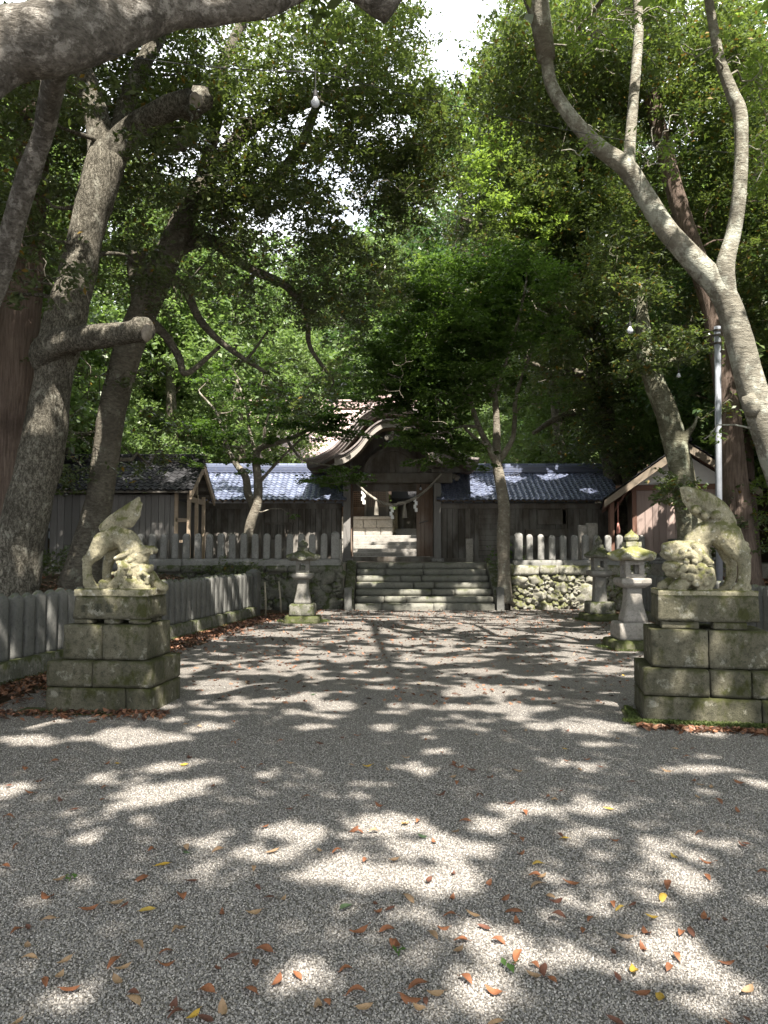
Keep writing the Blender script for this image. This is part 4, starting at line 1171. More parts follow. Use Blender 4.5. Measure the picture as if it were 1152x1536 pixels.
def mirror_prof(half):
    s = [(float(a[0]), float(a[1])) for a in spline(half, 6)]
    return [(GX - x, z) for x, z in reversed(s[1:])] + [(GX + x, z) for x, z in s]
def offset(prof, d):
    out = []
    for i, (x, z) in enumerate(prof):
        a = prof[max(0, i - 1)]; b = prof[min(len(prof) - 1, i + 1)]
        tx, tz = b[0] - a[0], b[1] - a[1]; l = math.hypot(tx, tz)
        out.append((x + tz / l * d, z - tx / l * d))
    return out
main = mirror_prof([(0, 6.36), (.55, 6.28), (1.05, 5.98), (1.45, 5.5), (1.9, 5.0), (2.45, 4.66), (2.8, 4.6)])
low = mirror_prof([(0, 5.78), (.4, 5.72), (.8, 5.42), (1.12, 5.02), (1.5, 4.72), (1.85, 4.62)])
rf_ = MB()
rf_.strip(main, offset(main, .07), 24.55, 28.6)
rf_.strip(offset(main, .075), offset(main, .14), 24.62, 28.53)
rf_.strip(offset(main, .145), offset(main, .22), 24.7, 28.45)
gr = rf_.build('roof', ROOFDK, gate, bevel=0)
b = MB(); b.strip(offset(main, .225), offset(main, .30), 24.78, 24.86); b.build('bargeboard', WD_GREY, gr)
rc = MB()
cap = [p for p in main if abs(p[0] - GX) < .62]
rc.strip(offset(cap, -.18), offset(cap, -.005), 24.5, 28.65)
cap2 = [p for p in main if abs(p[0] - GX) < .5]
rc.strip(offset(cap2, -.28), offset(cap2, -.185), 24.46, 28.7)
rc.build('ridge', COPPER, gr)
orn = MB()
for k in range(7):
    orn.ico((GX - .98 + .05 * k, 24.52, 6.12 + .035 * k + .03 * math.sin(k * 2.2)), (.06, .05, .06), 1)
orn.build('ridge_ornament', BRASS, gr)
rb = MB()
y = 24.95
while y < 28.3:
    rb.strip(offset(main, .23), offset(main, .30), y, y + .06); y += .2
rb.build('rafter', WD_OLDY, gr)
lf = MB()
lf.strip(low, offset(low, .05), 23.95, 25.4)
lf.strip(offset(low, .055), offset(low, .11), 24.0, 25.4)
lr_ = lf.build('porch_roof', ROOFDK, gate)
bb = MB(); lo1 = offset(low, .115)
bb.strip(lo1, [(x, z - .15 - .07 * min(1, abs(x - GX) / 1.6)) for x, z in lo1], 24.02, 24.1)
bb.build('bargeboard', WD_SUNLIT, lr_)
rb = MB(); y = 24.22
while y < 25.35:
    rb.strip(offset(low, .115), offset(low, .18), y, y + .055); y += .135
rb.build('rafter', WD_PALE, lr_)
pn = MB()
for k in range(5):
    pn.ico((GX + .09 * (k - 2), 24.0, 5.28 - .06 * abs(k - 2) - .05 * (k % 2)), (.08, .04, .1), 2)
pn.ico((GX, 24.0, 5.12), (.07, .04, .12), 2)
pn.build('gable_pendant', WD_OLDH, lr_, smooth=True)
inner = offset(main, .31)
MB().prism([p for p in inner if p[1] > 4.25] + [(GX + 1.95, 4.24), (GX - 1.95, 4.24)], 25.78, 25.83).build('gable_shade_board', WD_OLD, gate)  # dark board added to stand in for the deep shade under the roof
# low white plinth wall beside the left post
q = MB(); q.box(-1.72, -1.36, 25.1, 25.38, 1.25, 2.0, taper=.85)
tag(q.build('plinth_block', stone('pale plinth', (.5, .47, .42), (.4, .37, .33), (.2, .19, .16)), bevel=.03), 'pale worn stone block beside the left gate post', 'stone block')

# sacred straw rope with tassels and paper streamers
ROPE = wood('straw rope', (.42, .39, .33), (.31, .28, .23), 'X', .9)
PAPER = plain('white paper', (.8, .8, .78), .8, (.72, .72, .7), 5)
rope = thing('straw_rope', 'thick twisted straw rope hung in a curve across the gate opening', 'rope', (GX, 25.1, 3.3))
ra, rb_ = W(532, 721, 25.0), W(662, 710, 25.1)
pts = []
for k in range(41):
    t = k / 40
    p = ra.lerp(rb_, t); p.z -= .92 * (1 - (2 * t - 1) ** 2) * (1.0 if t < .5 else .95)
    pts.append(p)
rm = MB()
for ph in (0, 2.1, 4.2):
    st = []
    for k, p in enumerate(pts):
        a = k * 1.1 + ph; rr_ = .03 * (1 - .35 * abs(2 * k / 40 - 1))
        st.append(p + Vector((0, math.cos(a) * rr_, math.sin(a) * rr_)))
    rm.tube(st, [.036 * (1 - .3 * abs(2 * k / 40 - 1)) for k in range(41)], 8)
rm.build('cord', ROPE, rope, smooth=True)
for px, kind in ((566, 's'), (588, 'p'), (607, 's'), (548, 'p'), (624, 'p')):
    t = (px - 532) / 130; p = pts[max(0, min(40, int(t * 40)))]
    if kind == 's':
        q = MB(); q.lathe([(-.5, .085), (-.3, .07), (-.1, .04), (0, .025)], 10, (p.x, p.y, p.z)); q.build('tassel', ROPE, rope)
    else:
        q = MB(); x, z = p.x, p.z - .02
        for k in range(4):
            dx = .022 * (1 if k % 2 else -1)
            q.box(x + dx - .045, x + dx + .045, p.y - .004 + .003 * k, p.y + .0 + .003 * k, z - .11 * (k + 1), z - .11 * k + .02)
        q.build('paper_streamer', PAPER, rope)

# ------------------------------------------------------------------ beyond the gate: steps, main hall, small dark hall
ist = thing('stone_steps', 'bright stone steps climbing beyond the gate opening', 'steps', (0.2, 31, 1.25))
LT = stone('pale granite', (0.36, 0.345, 0.32), (0.29, 0.275, 0.25), (0.15, 0.14, 0.12), None, 0, 4)
for k in range(7):
    MB().box(-3.0, 3.4, 31.0 + k * .48, 34.19, 1.25 + k * .151 + (.001 if k else 0), 1.25 + (k + 1) * .151).build('step', LT, ist, bevel=.02)
hall = thing('main_hall', 'shrine main hall on a stone base with pinkish copper roof, seen behind the gate', 'shrine hall', (-3.4, 38, 2.31))
b = MB(); b.box(-7.1, .32, 37.0, 45, 2.31, 3.15)
for rw in range(2):
    x = -7.2
    while x < .4:
        w_ = min(random.uniform(.6, .95), .42 - x)
        if .42 - x - w_ < .25: w_ = .42 - x
        b.rough(x + .006, x + w_ - .006, 36.9, 37.3, 2.31 + rw * .42, 2.31 + rw * .42 + .414, .1, .012, .03, seed=x); x += w_
base = b.build('stone_base', LT, hall, smooth=False)
MB().box(-7.3, .5, 36.8, 37.1, 3.152, 3.28).build('kerb', LT, base, bevel=.02)
b = MB(); b.box(-7, .22, 37.7, 44.5, 3.15, 5.3); b.build('wall', WD_GREY, hall)
for x0, x1, dk in ((-1.62, -.92, True), (-.86, 0.1, False), (-2.9, -1.7, True), (-4.4, -3.1, False)):
    f = MB(); f.box(x0, x1, 37.6, 37.69, 3.3, 3.75); fo = f.build('door', WD_GREY if not dk else WD_DOOR, hall)
    f = MB(); n = int((x1 - x0) / .09)
    for k in range(n + 1):
        x = x0 + k * (x1 - x0 - .03) / n; f.box(x, x + .03, 37.6, 37.64, 3.76, 4.75)
    for k in range(11):
        z = 3.76 + k * .095; f.box(x0 + .001, x1 - .001, 37.61, 37.645, z, z + .025)
    f.build('lattice', WD_GREY if not dk else WD_DOOR, fo)
    MB().box(x0, x1, 37.66, 37.69, 3.76, 4.75).build('lattice_back', SHADE_IN if dk else WD_PINK, fo)  # dark doors get a black sheet that paints the shade inside
for x in (-1.66, -.89, .16):
    MB().box(x - .07, x + .07, 37.5, 37.7, 3.16, 5.3).build('post', WD_GREY, hall, bevel=.01)
r_ = MB()
E0, RZ, E1 = Vector((0, 35.2, 5.35)), Vector((0, 41, 9.3)), Vector((0, 46.8, 5.35))
pf = []
for k in range(9):
    t = k / 8; pf.append((E0.y + (RZ.y - E0.y) * t, E0.z + (RZ.z - E0.z) * t - .45 * math.sin(math.pi * t)))
pf2 = [(2 * RZ.y - y, z) for y, z in reversed(pf[:-1])]
prof = pf + pf2
n = len(prof)
vs_ = []
for x in (-8.2, 1.6):
    vs_ += [(x, y, z) for y, z in prof] + [(x, y, z - .28) for y, z in prof]
o2 = 2 * n
fs_ = []
for i in range(n - 1):
    fs_ += [(i, i + 1, o2 + i + 1, o2 + i), (n + i, o2 + n + i, o2 + n + i + 1, n + i + 1), (i, n + i, n + i + 1, i + 1), (o2 + i, o2 + i + 1, o2 + n + i + 1, o2 + n + i)]
fs_ += [(0, o2, o2 + n, n), (n - 1, 2 * n - 1, o2 + 2 * n - 1, o2 + n - 1)]
r_.add(vs_, fs_)
# standing seams
for k in range(25):
    x = -8.0 + k * .39
    r_.tube([(x, y, z + .015) for y, z in pf], .02, 5)
hr = r_.build('roof', COPPER, hall)
b = MB(); b.box(-8.3, 1.7, 40.75, 41.25, 9.25, 9.6); b.box(-8.4, 1.8, 40.7, 41.3, 9.602, 9.7)
b.build('ridge', COPPER, hr, bevel=.03)
sh_ = thing('small_hall', 'small dark wooden hall glimpsed to the right through the gate opening', 'shrine hall', (2.2, 39.5, 2.31))
MB().box(.75, 4.2, 39.5, 42, 2.31, 4.1).build('wall', WD_OLD, sh_)
MB().box(.6, 4.3, 39.0, 39.4, 2.31, 2.75).build('stone_base', LT, sh_, bevel=.02)
for x in (.95, 1.75, 2.6): MB().box(x - .06, x + .06, 39.2, 39.32, 2.75, 4.3).build('post', WD_GREY, sh_)
q = MB(); q.add([(.4, 38.8, 4.15), (4.5, 38.8, 4.15), (4.5, 40.8, 5.0), (.4, 40.8, 5.0), (.4, 42.6, 4.15), (4.5, 42.6, 4.15), (.4, 38.8, 4.28), (4.5, 38.8, 4.28), (4.5, 40.8, 5.15), (.4, 40.8, 5.15), (.4, 42.6, 4.28), (4.5, 42.6, 4.28)],
            [(0, 3, 2, 1), (3, 4, 5, 2), (6, 7, 8, 9), (9, 8, 11, 10), (0, 1, 7, 6), (4, 10, 11, 5), (0, 6, 9, 3), (3, 9, 10, 4), (1, 2, 8, 7), (2, 5, 11, 8)])
q.build('roof', TILE_DK, sh_)

# ------------------------------------------------------------------ shed at the left, its gable turned to the path
shed = thing('shed', 'old plank shed with black tiled roof and pale open gable, behind the left lion', 'shed', (-8, 23, 1.25))
SX0, SX1 = -10.2, -5.55
b = MB(); plank_wall(b, SX0 + .5, SX1 - .55, 22.35, 1.25, 3.25, .19)
b.box(SX0 + .5, SX1 - .55, 22.352, 22.4, 1.25, 3.25); b.box(SX0 + .5, SX0 + .55, 22.4, 24.2, 1.25, 3.25); b.box(SX0 + .5, SX1 - .1, 24.2, 24.25, 1.25, 3.25); b.box(SX1 - .6, SX1 - .55, 22.4, 24.2, 1.25, 3.1)
b.build('wall', WD_GREY, shed)
for x, y in ((SX1 - .5, 22.35), (SX1 - .12, 22.3), (SX1 - .12, 23.2), (SX1 - .12, 24.1)):
    MB().box(x - .05, x + .05, y - .05, y + .05, 1.25, 3.3).build('post', WD_PALE, shed, bevel=.006)
for bx in ((SX1 - .5, SX1 - .12, 22.3, 22.36, 2.45, 2.56), (SX1 - .5, SX1 - .12, 22.3, 22.36, 1.85, 1.93)): MB().box(*bx).build('brace', WD_PALE, shed)
q = MB(); q.box(SX1 - .15, SX1 - .09, 22.35, 24.1, 3.05, 3.2); q.box(SX1 - .15, SX1 - .09, 23.15, 23.25, 3.2, 4.0); q.build('tie_beam', WD_PALE, shed)
yr, zr, ye, ze = 23.2, 4.3, 21.75, 3.35
dv = Vector((0, ye - yr, ze - zr))
q = MB()
tile_slope(q, Vector((SX0, yr, zr)), Vector((1, 0, 0)), dv.normalized(), SX1 - SX0 + .12, dv.length, .21, .2, .026)
dv2 = Vector((0, -dv.y, dv.z)); tile_slope(q, Vector((SX0, yr, zr)), Vector((1, 0, 0)), dv2.normalized(), SX1 - SX0 + .12, dv2.length, .3, .3)
ridge_cap(q, (SX0, yr, zr - .02), (SX1 + .12, yr, zr - .02), .2, .26)
sr_ = q.build('roof', TILE_DK, shed, fix=False)
nrm = Vector((0, -dv.z, dv.y)).normalized(); nrm = nrm if nrm.z > 0 else -nrm
for sgn, nm in ((1, 'front'), (-1, 'rear')):
    q = MB()
    m_ = lambda p: Vector((p.x, yr + sgn * (p.y - yr), p.z))
    a0 = Vector((SX1 + .05, yr, zr - .03)); a1 = a0 + dv * 1.05
    vs_ = []
    for x in (SX1 + .05, SX1 + .11):
        for p, hh in ((a0, .02), (a1, .02), (a1, -.2), (a0, -.24)):
            vs_.append(m_(Vector((x, p.y, p.z + hh))))
    q.add(vs_, [(0, 1, 2, 3), (7, 6, 5, 4), (0, 4, 5, 1), (1, 5, 6, 2), (2, 6, 7, 3), (3, 7, 4, 0)])
    q.build('bargeboard', WD_PALE, sr_)
q = MB()
A = Vector((SX0, yr, zr - .05))
for sgn in (1, -1):
    B = Vector((SX0, yr + sgn * dv.y, ze - .05)); L = Vector((SX1 - SX0 + .05, 0, 0)); dn = Vector((0, 0, -.04))
    q.add([A, A + L, B + L, B, A + dn, A + L + dn, B + L + dn, B + dn], [(0, 1, 2, 3), (4, 7, 6, 5), (0, 4, 5, 1), (3, 2, 6, 7), (0, 3, 7, 4), (1, 5, 6, 2)])
for k in range(4):
    t = .2 + .22 * k
    y = yr + dv.y * t; z = zr + dv.z * t - .14
    q.box(SX0 + .5, SX1 + .02, y - .05, y + .05, z - .06, z + .05); q.box(SX0 + .5, SX1 + .02, 2 * yr - y - .05, 2 * yr - y + .05, z - .06, z + .05)
q.build('eave', WD_OLDH, sr_)

# white storehouse and plank fence behind the two left trunks
sto = thing('storehouse', 'far white plastered storehouse with blue-grey tiled eave, seen between the two left trunks', 'storehouse', (-11.5, 27, 1.25))
MB().box(-13.6, -9.9, 27, 29, 1.25, 3.0).build('wall', PLASTER_B, sto)
q = MB(); dv = Vector((0, -1.3, -.55)); tile_slope(q, Vector((-14, 28, 3.75)), Vector((1, 0, 0)), dv.normalized(), 4.4, dv.length)
dv = Vector((0, 1.3, -.55)); tile_slope(q, Vector((-14, 28, 3.75)), Vector((1, 0, 0)), dv.normalized(), 4.4, dv.length, .4, .4)
ridge_cap(q, (-14, 28, 3.72), (-9.6, 28, 3.72), .15, .22)
q.build('roof', TILE, sto, fix=False)
pf_ = thing('plank_fence', 'tall bleached plank fence standing between the two left trunks', 'fence', (-10, 23.2, 1.25))
for k in range(12):
    x = -10.9 + k * .2
    MB().box(x, x + .14 + .02 * (k % 3), 23.2 + .01 * (k % 2), 23.25 + .01 * (k % 2), 1.2, 2.6 + .05 * (k % 3)).build('plank', WD_GREY, pf_)
q = MB(); q.box(-10.9, -8.5, 23.27, 23.33, 1.6, 1.7); q.box(-10.9, -8.5, 23.27, 23.33, 2.2, 2.3); q.build('rail', WD_GREY, pf_)

# ------------------------------------------------------------------ red timber house at the right
hs = thing('timber_house', 'newer reddish timber house with white gable, behind the right lanterns', 'house', (6.1, 21.3, 1.25))
hs.rotation_euler = (0, 0, R(-15))
HX0, HX1, AX, AZ = 6.95, 9.3, 8.28, 4.55
EX, EZ = 6.1, 2.98
FY = 22.0
q = MB(); plank_wall(q, HX0 + .06, HX1 - .06, FY, 1.55, 3.32, .2, .02, .004)
q.box(HX0 + .06, HX1 - .06, FY + .002, FY + .06, 1.55, 3.32)
q.box(HX0, HX0 + .08, FY + .07, 26, 1.55, 3.4); q.box(HX1 - .08, HX1, FY + .07, 26, 1.55, 3.4); q.box(HX0, HX1, 26, 26.06, 1.55, 3.4)
q.build('wall', WD_PINK, hs)
slope = (AZ - EZ) / (AX - EX)
zt = lambda x: AZ - slope * abs(x - AX)
q = MB(); q.prism([(HX0, 3.47), (HX1, 3.47), (HX1, zt(HX1) - .16), (AX, AZ - .2), (HX0, zt(HX0) - .16)], FY + .0, FY + .05); q.build('gable_plaster', PLASTER, hs)
q = MB(); q.box(HX0 - .5, HX1 + .3, FY - .09, FY - .022, 3.32, 3.47); q.build('tie_beam', WD_RED, hs, bevel=.008)
q = MB(); q.box(AX - .08, AX + .08, FY - .06, FY - .002, 3.472, AZ - .2); q.build('king_post', WD_REDZ, hs, bevel=.006)
for x in (HX0, HX1):
    MB().box(x - .06, x + .06, FY - .06, FY + .06, 1.45, 3.318).build('post', WD_REDZ, hs, bevel=.008)
for y in (FY - .02, 24.0):
    MB().box(6.28, 6.4, y - .06, y + .06, 1.4, 3.0).build('post', WD_REDZ, hs, bevel=.008)
q = MB(); q.box(6.26, 6.42, FY - .2, 26, 3.0, 3.12); q.tube([(6.34, FY, 2.65), (6.75, FY - .0, 3.3)], .035, 6); q.build('eave_beam', WD_REDZ, hs)
q = MB(); q.box(HX0 - .12, HX1 + .1, FY - .12, FY + .15, 1.25, 1.35); q.box(HX0 - .05, HX1, FY - .1, FY + .1, 1.352, 1.44); q.build('base_stone', stone('grey plinth', (.26, .26, .25), (.18, .18, .175)), hs, bevel=.02)
q = MB()
for sg, xe in ((-1, EX), (1, 10.2)):
    ze_ = zt(xe)
    dvv = Vector((xe - AX, 0, ze_ - AZ))
    tile_slope(q, Vector((AX, FY - .75, AZ + .05)), Vector((0, 1, 0)), dvv.normalized(), 4.9, dvv.length, .22, .22)
for k in range(3): q.box(AX - .15 + .03 * k, AX + .15 - .03 * k, FY - .78, 26.2, AZ + .03 + .09 * k, AZ + .11 + .09 * k)
hr_ = q.build('roof', TILE_DK, hs, fix=False)
for sg, xe in ((-1, EX + .02), (1, 10.15)):
    q = MB(); z2 = zt(xe)
    vs_ = [(AX, FY - .72, AZ + .02), (xe, FY - .72, z2 + .02), (xe, FY - .72, z2 - .18), (AX, FY - .72, AZ - .22)]
    vs_ += [(x, FY - .66, z) for x, y, z in vs_]
    q.add(vs_, [(0, 1, 2, 3), (7, 6, 5, 4), (0, 4, 5, 1), (1, 5, 6, 2), (2, 6, 7, 3), (3, 7, 4, 0)])
    q.build('bargeboard', WD_TAN, hr_)
    q = MB()
    vs_ = [(AX, FY - .655, AZ + .01), (xe, FY - .655, z2 + .01), (xe, 26.1, z2 + .01), (AX, 26.1, AZ + .01)]
    vs_ += [(x, y, z - .04) for x, y, z in vs_]
    q.add(vs_, [(0, 3, 2, 1), (4, 5, 6, 7), (0, 1, 5, 4), (1, 2, 6, 5), (2, 3, 7, 6), (3, 0, 4, 7)])
    for k in range(8):
        y = FY - .55 + k * .6
        d_ = Vector((xe - AX, 0, z2 - AZ)).normalized(); a = Vector((AX, y, AZ - .05)); e_ = Vector((xe, y, z2 - .05))
        q.add([a, e_, e_ + Vector((0, .07, 0)), a + Vector((0, .07, 0)), a - Vector((0, 0, .08)), e_ - Vector((0, 0, .08)), e_ + Vector((0, .07, -.08)), a + Vector((0, .07, -.08))],
              [(0, 1, 2, 3), (4, 7, 6, 5), (0, 4, 5, 1), (1, 5, 6, 2), (2, 6, 7, 3), (3, 7, 4, 0)])
    q.build('eave', WD_REDZ, hr_)
# small bell rope hanging under the eave
q = MB(); q.tube([(6.62, FY - .3, 3.0), (6.62, FY - .3, 2.4)], .02, 8); q.lathe([(-.3, .06), (-.15, .05), (0, .02)], 10, (6.62, FY - .3, 2.4))
tag(q.build('bell_rope', plain('faded red cloth', (.45, .2, .16), .8), smooth=True), 'faded red and white bell rope hanging beside the timber house porch', 'rope')
# ------------------------------------------------------------------ stone materials
ST_PED = stone('mossy pedestal stone', (0.160, 0.148, 0.105), (0.076, 0.073, 0.048), (0.024, 0.024, 0.015), (0.055, 0.060, 0.015), 0.50, 4, (0.32, 0.31, 0.25), 0.9)
ST_LION = stone('lion stone', (0.38, 0.345, 0.235), (0.215, 0.20, 0.135), (0.075, 0.07, 0.045), (0.12, 0.125, 0.035), 0.40, 7, (0.55, 0.53, 0.45), 0.6)
ST_UP = stone('pale picket granite', (0.29, 0.285, 0.268), (0.20, 0.197, 0.183), (0.12, 0.12, 0.11), (0.10, 0.12, 0.05), 0.05, 4, None, 0.35)
ST_FENCE = stone('grey fence granite', (0.165, 0.164, 0.150), (0.095, 0.096, 0.087), (0.07, 0.072, 0.07), (0.10, 0.12, 0.05), 0.05, 4, None, 0.35)
ST_FBASE = stone('fence base stone', (0.22, 0.21, 0.18), (0.12, 0.12, 0.095), (0.045, 0.05, 0.035), (0.07, 0.085, 0.02), 0.45, 6, (0.4, 0.39, 0.35), 0.9)
ST_LAND = stone('darker lantern granite', (0.25, 0.24, 0.22), (0.175, 0.17, 0.15), (0.09, 0.085, 0.07), (0.09, 0.10, 0.03), 0.2, 5, None, 0.4)
ST_LAN = stone('pale lantern granite', (0.35, 0.325, 0.295), (0.25, 0.235, 0.205), (0.12, 0.11, 0.09), None, 0, 5, None, 0.4)
ST_LANM = stone('mossy lantern granite', (0.36, 0.345, 0.28), (0.25, 0.24, 0.185), (0.10, 0.10, 0.07), (0.20, 0.205, 0.05), 0.55, 6, (0.5, 0.49, 0.4), 0.5)
ST_STEP = stone('stair stone', (0.255, 0.25, 0.215), (0.165, 0.165, 0.138), (0.09, 0.09, 0.075), (0.12, 0.135, 0.06), 0.12, 2, None, 0.4)
ST_WALL = stone('field stones', (0.35, 0.335, 0.285), (0.23, 0.22, 0.18), (0.08, 0.085, 0.06), (0.13, 0.14, 0.04), 0.50, 3, (0.58, 0.56, 0.51), 0.8)
ST_WALLD = stone('dark field stones', (0.20, 0.195, 0.165), (0.12, 0.12, 0.10), (0.045, 0.05, 0.035), (0.06, 0.08, 0.02), 0.5, 4, None, 0.8)
ST_MOSS = stone('moss-covered stone', (0.15, 0.145, 0.095), (0.09, 0.095, 0.05), (0.04, 0.045, 0.02), (0.07, 0.085, 0.022), 0.5, 6, None, 1.0)
JOINT = plain('dark joints', (0.11, 0.105, 0.085), 0.95, None, 12, bump=.5)
MOSS_LEAF = leaf_mat('moss', (0.05, 0.072, 0.015), (0.085, 0.11, 0.026), (0.11, 0.16, 0.02), 0.8, 0.3)

# ------------------------------------------------------------------ the stairs
SXL, SXR = -0.80, 3.02
stairs = thing('stone_stairs', 'broad grey stone stairs of seven steps climbing to the gate', 'stairs', (1.1, 20.9, 0))
for k in range(7):
    y0 = 20.9 + k * .33
    s_ = MB()
    cuts = [SXL] + sorted(random.uniform(SXL + .7, SXR - .7) for _ in range(2)) + [SXR]
    if cuts[2] - cuts[1] < .5: cuts[2] = cuts[1] + .6
    for a, b_ in zip(cuts[:-1], cuts[1:]):
        s_.rough(a + .003, b_ - .003, y0 + random.uniform(-.008, .008), y0 + (.45 if k < 6 else 1.4), k * .179 + (.002 if k else -.1), (k + 1) * .179 + random.uniform(-.003, .003), .09, .007, .022, seed=k * 3.1)
    s_.build('step', ST_STEP, stairs, smooth=True, fix=False)
for x0, x1 in ((SXL - .3, SXL - .02), (SXR + .02, SXR + .3)):
    s_ = MB()
    vs_ = [(x, y, z) for x in (x0, x1) for y, z in ((21.0, -.05), (21.0, .3), (22.9, 1.34), (22.9, -.05))]
    s_.add(vs_, [(0, 1, 2, 3), (7, 6, 5, 4), (0, 4, 5, 1), (1, 5, 6, 2), (2, 6, 7, 3), (3, 7, 4, 0)])
    s_.build('side_slab', ST_FBASE, stairs, bevel=.02)
for x, lab in ((SXL - .17, 'short square stone post at the left foot of the stairs'), (SXR + .12, 'short square stone post at the right foot of the stairs')):
    q = MB(); q.box(x - .1, x + .1, 20.76, 20.96, -.05, .62); q.lathe([(0, .125), (.03, .09), (.04, .02)], 4, (x, 20.86, .6), math.pi / 4)
    tag(q.build('stone_post', ST_FENCE, bevel=.012), lab, 'stone post')
q = MB(); q.box(2.58, 2.8, 24.2, 24.4, 1.25, 2.0)
tag(q.build('stone_marker', ST_LAN, bevel=.02), 'pale square stone marker standing alone on the landing right of the gate', 'stone marker')
for i, (x, y, h, wd, lab) in enumerate(((5.78, 22.3, 2.36, .13, 'left one of two tall slim stone pillars behind the upper right fence'), (6.02, 22.25, 2.42, .15, 'right one of two tall slim stone pillars behind the upper right fence'), (3.62, 21.95, 2.05, .13, 'thin stone marker post at the left end of the upper right fence, by the maple'))):
    q = MB(); q.box(x - wd, x + wd, y - .1, y + .1, 1.2, h); tag(q.build('stone_pillar', ST_LAN if i < 2 else ST_FENCE, bevel=.015), lab, 'stone pillar')

# ------------------------------------------------------------------ retaining walls
def field_wall(label, x0, x1, y, h, seed, stones, coping, csz=.2):
    r = random.Random(seed)
    root = thing('retaining_wall', label, 'stone wall', ((x0 + x1) / 2, y, 0))
    MB().box(x0, x1, y + .08, y + .5, -.1, h - csz - .002).build('core', JOINT, root)
    m = MB()
    # packed irregular stones: dart throwing with growing radii
    pts = []
    for _ in range(9000):
        px = r.uniform(x0 + .06, x1 - .06); pz = r.uniform(.03, h - csz - .05)
        rr = r.choice((.30, .26, .22, .17, .12, .08))
        rr = rr * r.uniform(.85, 1.1)
        if pz + rr * .6 > h - csz + .04 or px - rr < x0 - .05 or px + rr > x1 + .05: continue
        if all((px - a) ** 2 + ((pz - b) * 1.12) ** 2 > ((rr + c) * .80) ** 2 for a, b, c in pts):
            pts.append((px, pz, rr))
    for a, b, c in pts:
        M = Matrix.Rotation(r.uniform(-.5, .5), 3, 'Y') @ Matrix.Rotation(r.uniform(-.3, .3), 3, 'X')
        m.ico((a, y + .1, b), (c * r.uniform(1.15, 1.35), .12 + c * .25 + r.uniform(-.01, .02), c * r.uniform(1.05, 1.2)), 3, .5, M)
    m.build('stone_face', stones, root, smooth=True, fix=False)
    c = MB(); x = x0
    while x < x1 - .05:
        w_ = min(r.uniform(.5, 1.0), x1 - x)
        if x1 - x - w_ < .3: w_ = x1 - x
        c.rough(x + .004, x + w_ - .004, y - .06 + r.uniform(0, .04), y + .5, h - csz + r.uniform(-.02, .01), h - .004 + r.uniform(-.004, .0), .08, .014, .04, seed=x); x += w_
    c.build('coping', coping, root, smooth=True, fix=False)
    return root
field_wall('dark retaining wall of fitted field stones left of the stairs', -6.3, -1.14, 21.3, 1.22, 5, ST_WALLD, ST_WALLD)
field_wall('sunlit mossy retaining wall of pale field stones right of the stairs', 3.5, 7.4, 21.25, 1.22, 8, ST_WALL, ST_WALL, .27)

# ------------------------------------------------------------------ stone fences
def post_mesh(name, wd, dp, h, top, round_=False, mat=None, seed=0):
    q = MB()
    q.rough(-wd / 2, wd / 2, -dp / 2, dp / 2, 0, h + top, .045, .005, .012, seed=seed * 5.3)
    out = []
    for x, y, z in q.v:
        if z > h - .03:
            t = (z - h + .03) / (top + .03)
            if round_:
                k = math.sqrt(max(.02, 1 - t * t * .9)); x *= k; y *= k
            else:
                z = h - .02 + (z - h + .03) * (1 - min(1, abs(2 * x / wd)) * .95); y *= 1 - .4 * t
        out.append((x, y, z))
    q.v = out
    o = q.build(name, mat or ST_FENCE, None, smooth=True, fix=False)
    me = o.data
    bpy.data.objects.remove(o)
    return me

def stone_fence(label, p0, p1, z0, wd, dp, h, gap, base_h, base_w, top, round_=False, end=None, tall_first=0, group=None, mat=None):
    p0 = Vector((*p0, 0)); p1 = Vector((*p1, 0)); L = (p1 - p0).length; d = (p1 - p0) / L; ang = math.atan2(d.y, d.x)
    root = thing('stone_fence', label, 'fence', (p0.x, p0.y, z0), group)
    root.rotation_euler = (0, 0, ang)
    b = MB(); x = 0
    while x < L - .05:
        w_ = min(random.uniform(1.2, 2.0), L - x)
        b.rough(x + .004, x + w_ - .004, -base_w / 2 + random.uniform(-.01, .01), base_w / 2, -.15, base_h + random.uniform(-.006, .006), .09, .012, .03, seed=x); x += w_
    b.build('base', ST_FBASE if not round_ else ST_UP, root, world=False, smooth=True, fix=False)
    ms = [post_mesh('post', wd, dp, h, top, round_, mat, k + L) for k in range(6)]
    n = int(L / (wd + gap))
    for i in range(n):
        if tall_first and i == (0 if tall_first > 0 else n - 1):
            continue
        o = bpy.data.objects.new('post', random.choice(ms)); COL.objects.link(o); o.parent = root
        o.location = ((i + .5) * L / n, random.uniform(-.006, .006), base_h - .01)
        o.rotation_euler = (random.uniform(-.02, .02), random.uniform(-.018, .018), random.choice((0, math.pi)) + random.uniform(-.04, .04))
        o.scale = (1, 1, random.uniform(.975, 1.02))
    if tall_first:
        me2 = post_mesh('end_post', wd * 1.3, dp * 1.3, h * 1.08, top, round_, mat)
        o = bpy.data.objects.new('end_post', me2); COL.objects.link(o); o.parent = root
        o.location = ((.5 if tall_first > 0 else n - .5) * L / n, 0, base_h - .01)
    if end:
        q = MB(); q.box(L - .02, L + .26, -.15, .15, -.15, h + base_h + .06); q.lathe([(0, .2), (.07, .04)], 4, (L + .12, 0, h + base_h + .055), math.pi / 4)
        q.build('end_post', ST_FENCE, root, world=False, bevel=.015)
    return root
stone_fence('low grey stone fence of close-set slabs running along the left edge of the path', (fence_x(3.5), 3.5), (fence_x(18.7), 18.7), 0, .195, .13, .78, .055, .27, .32, .04, end=True)
stone_fence('low grey stone fence of close-set slabs running along the right edge of the path', (RFX, 4.5), (RFX, 19.3), 0, .17, .12, .80, .055, .25, .3, .045)
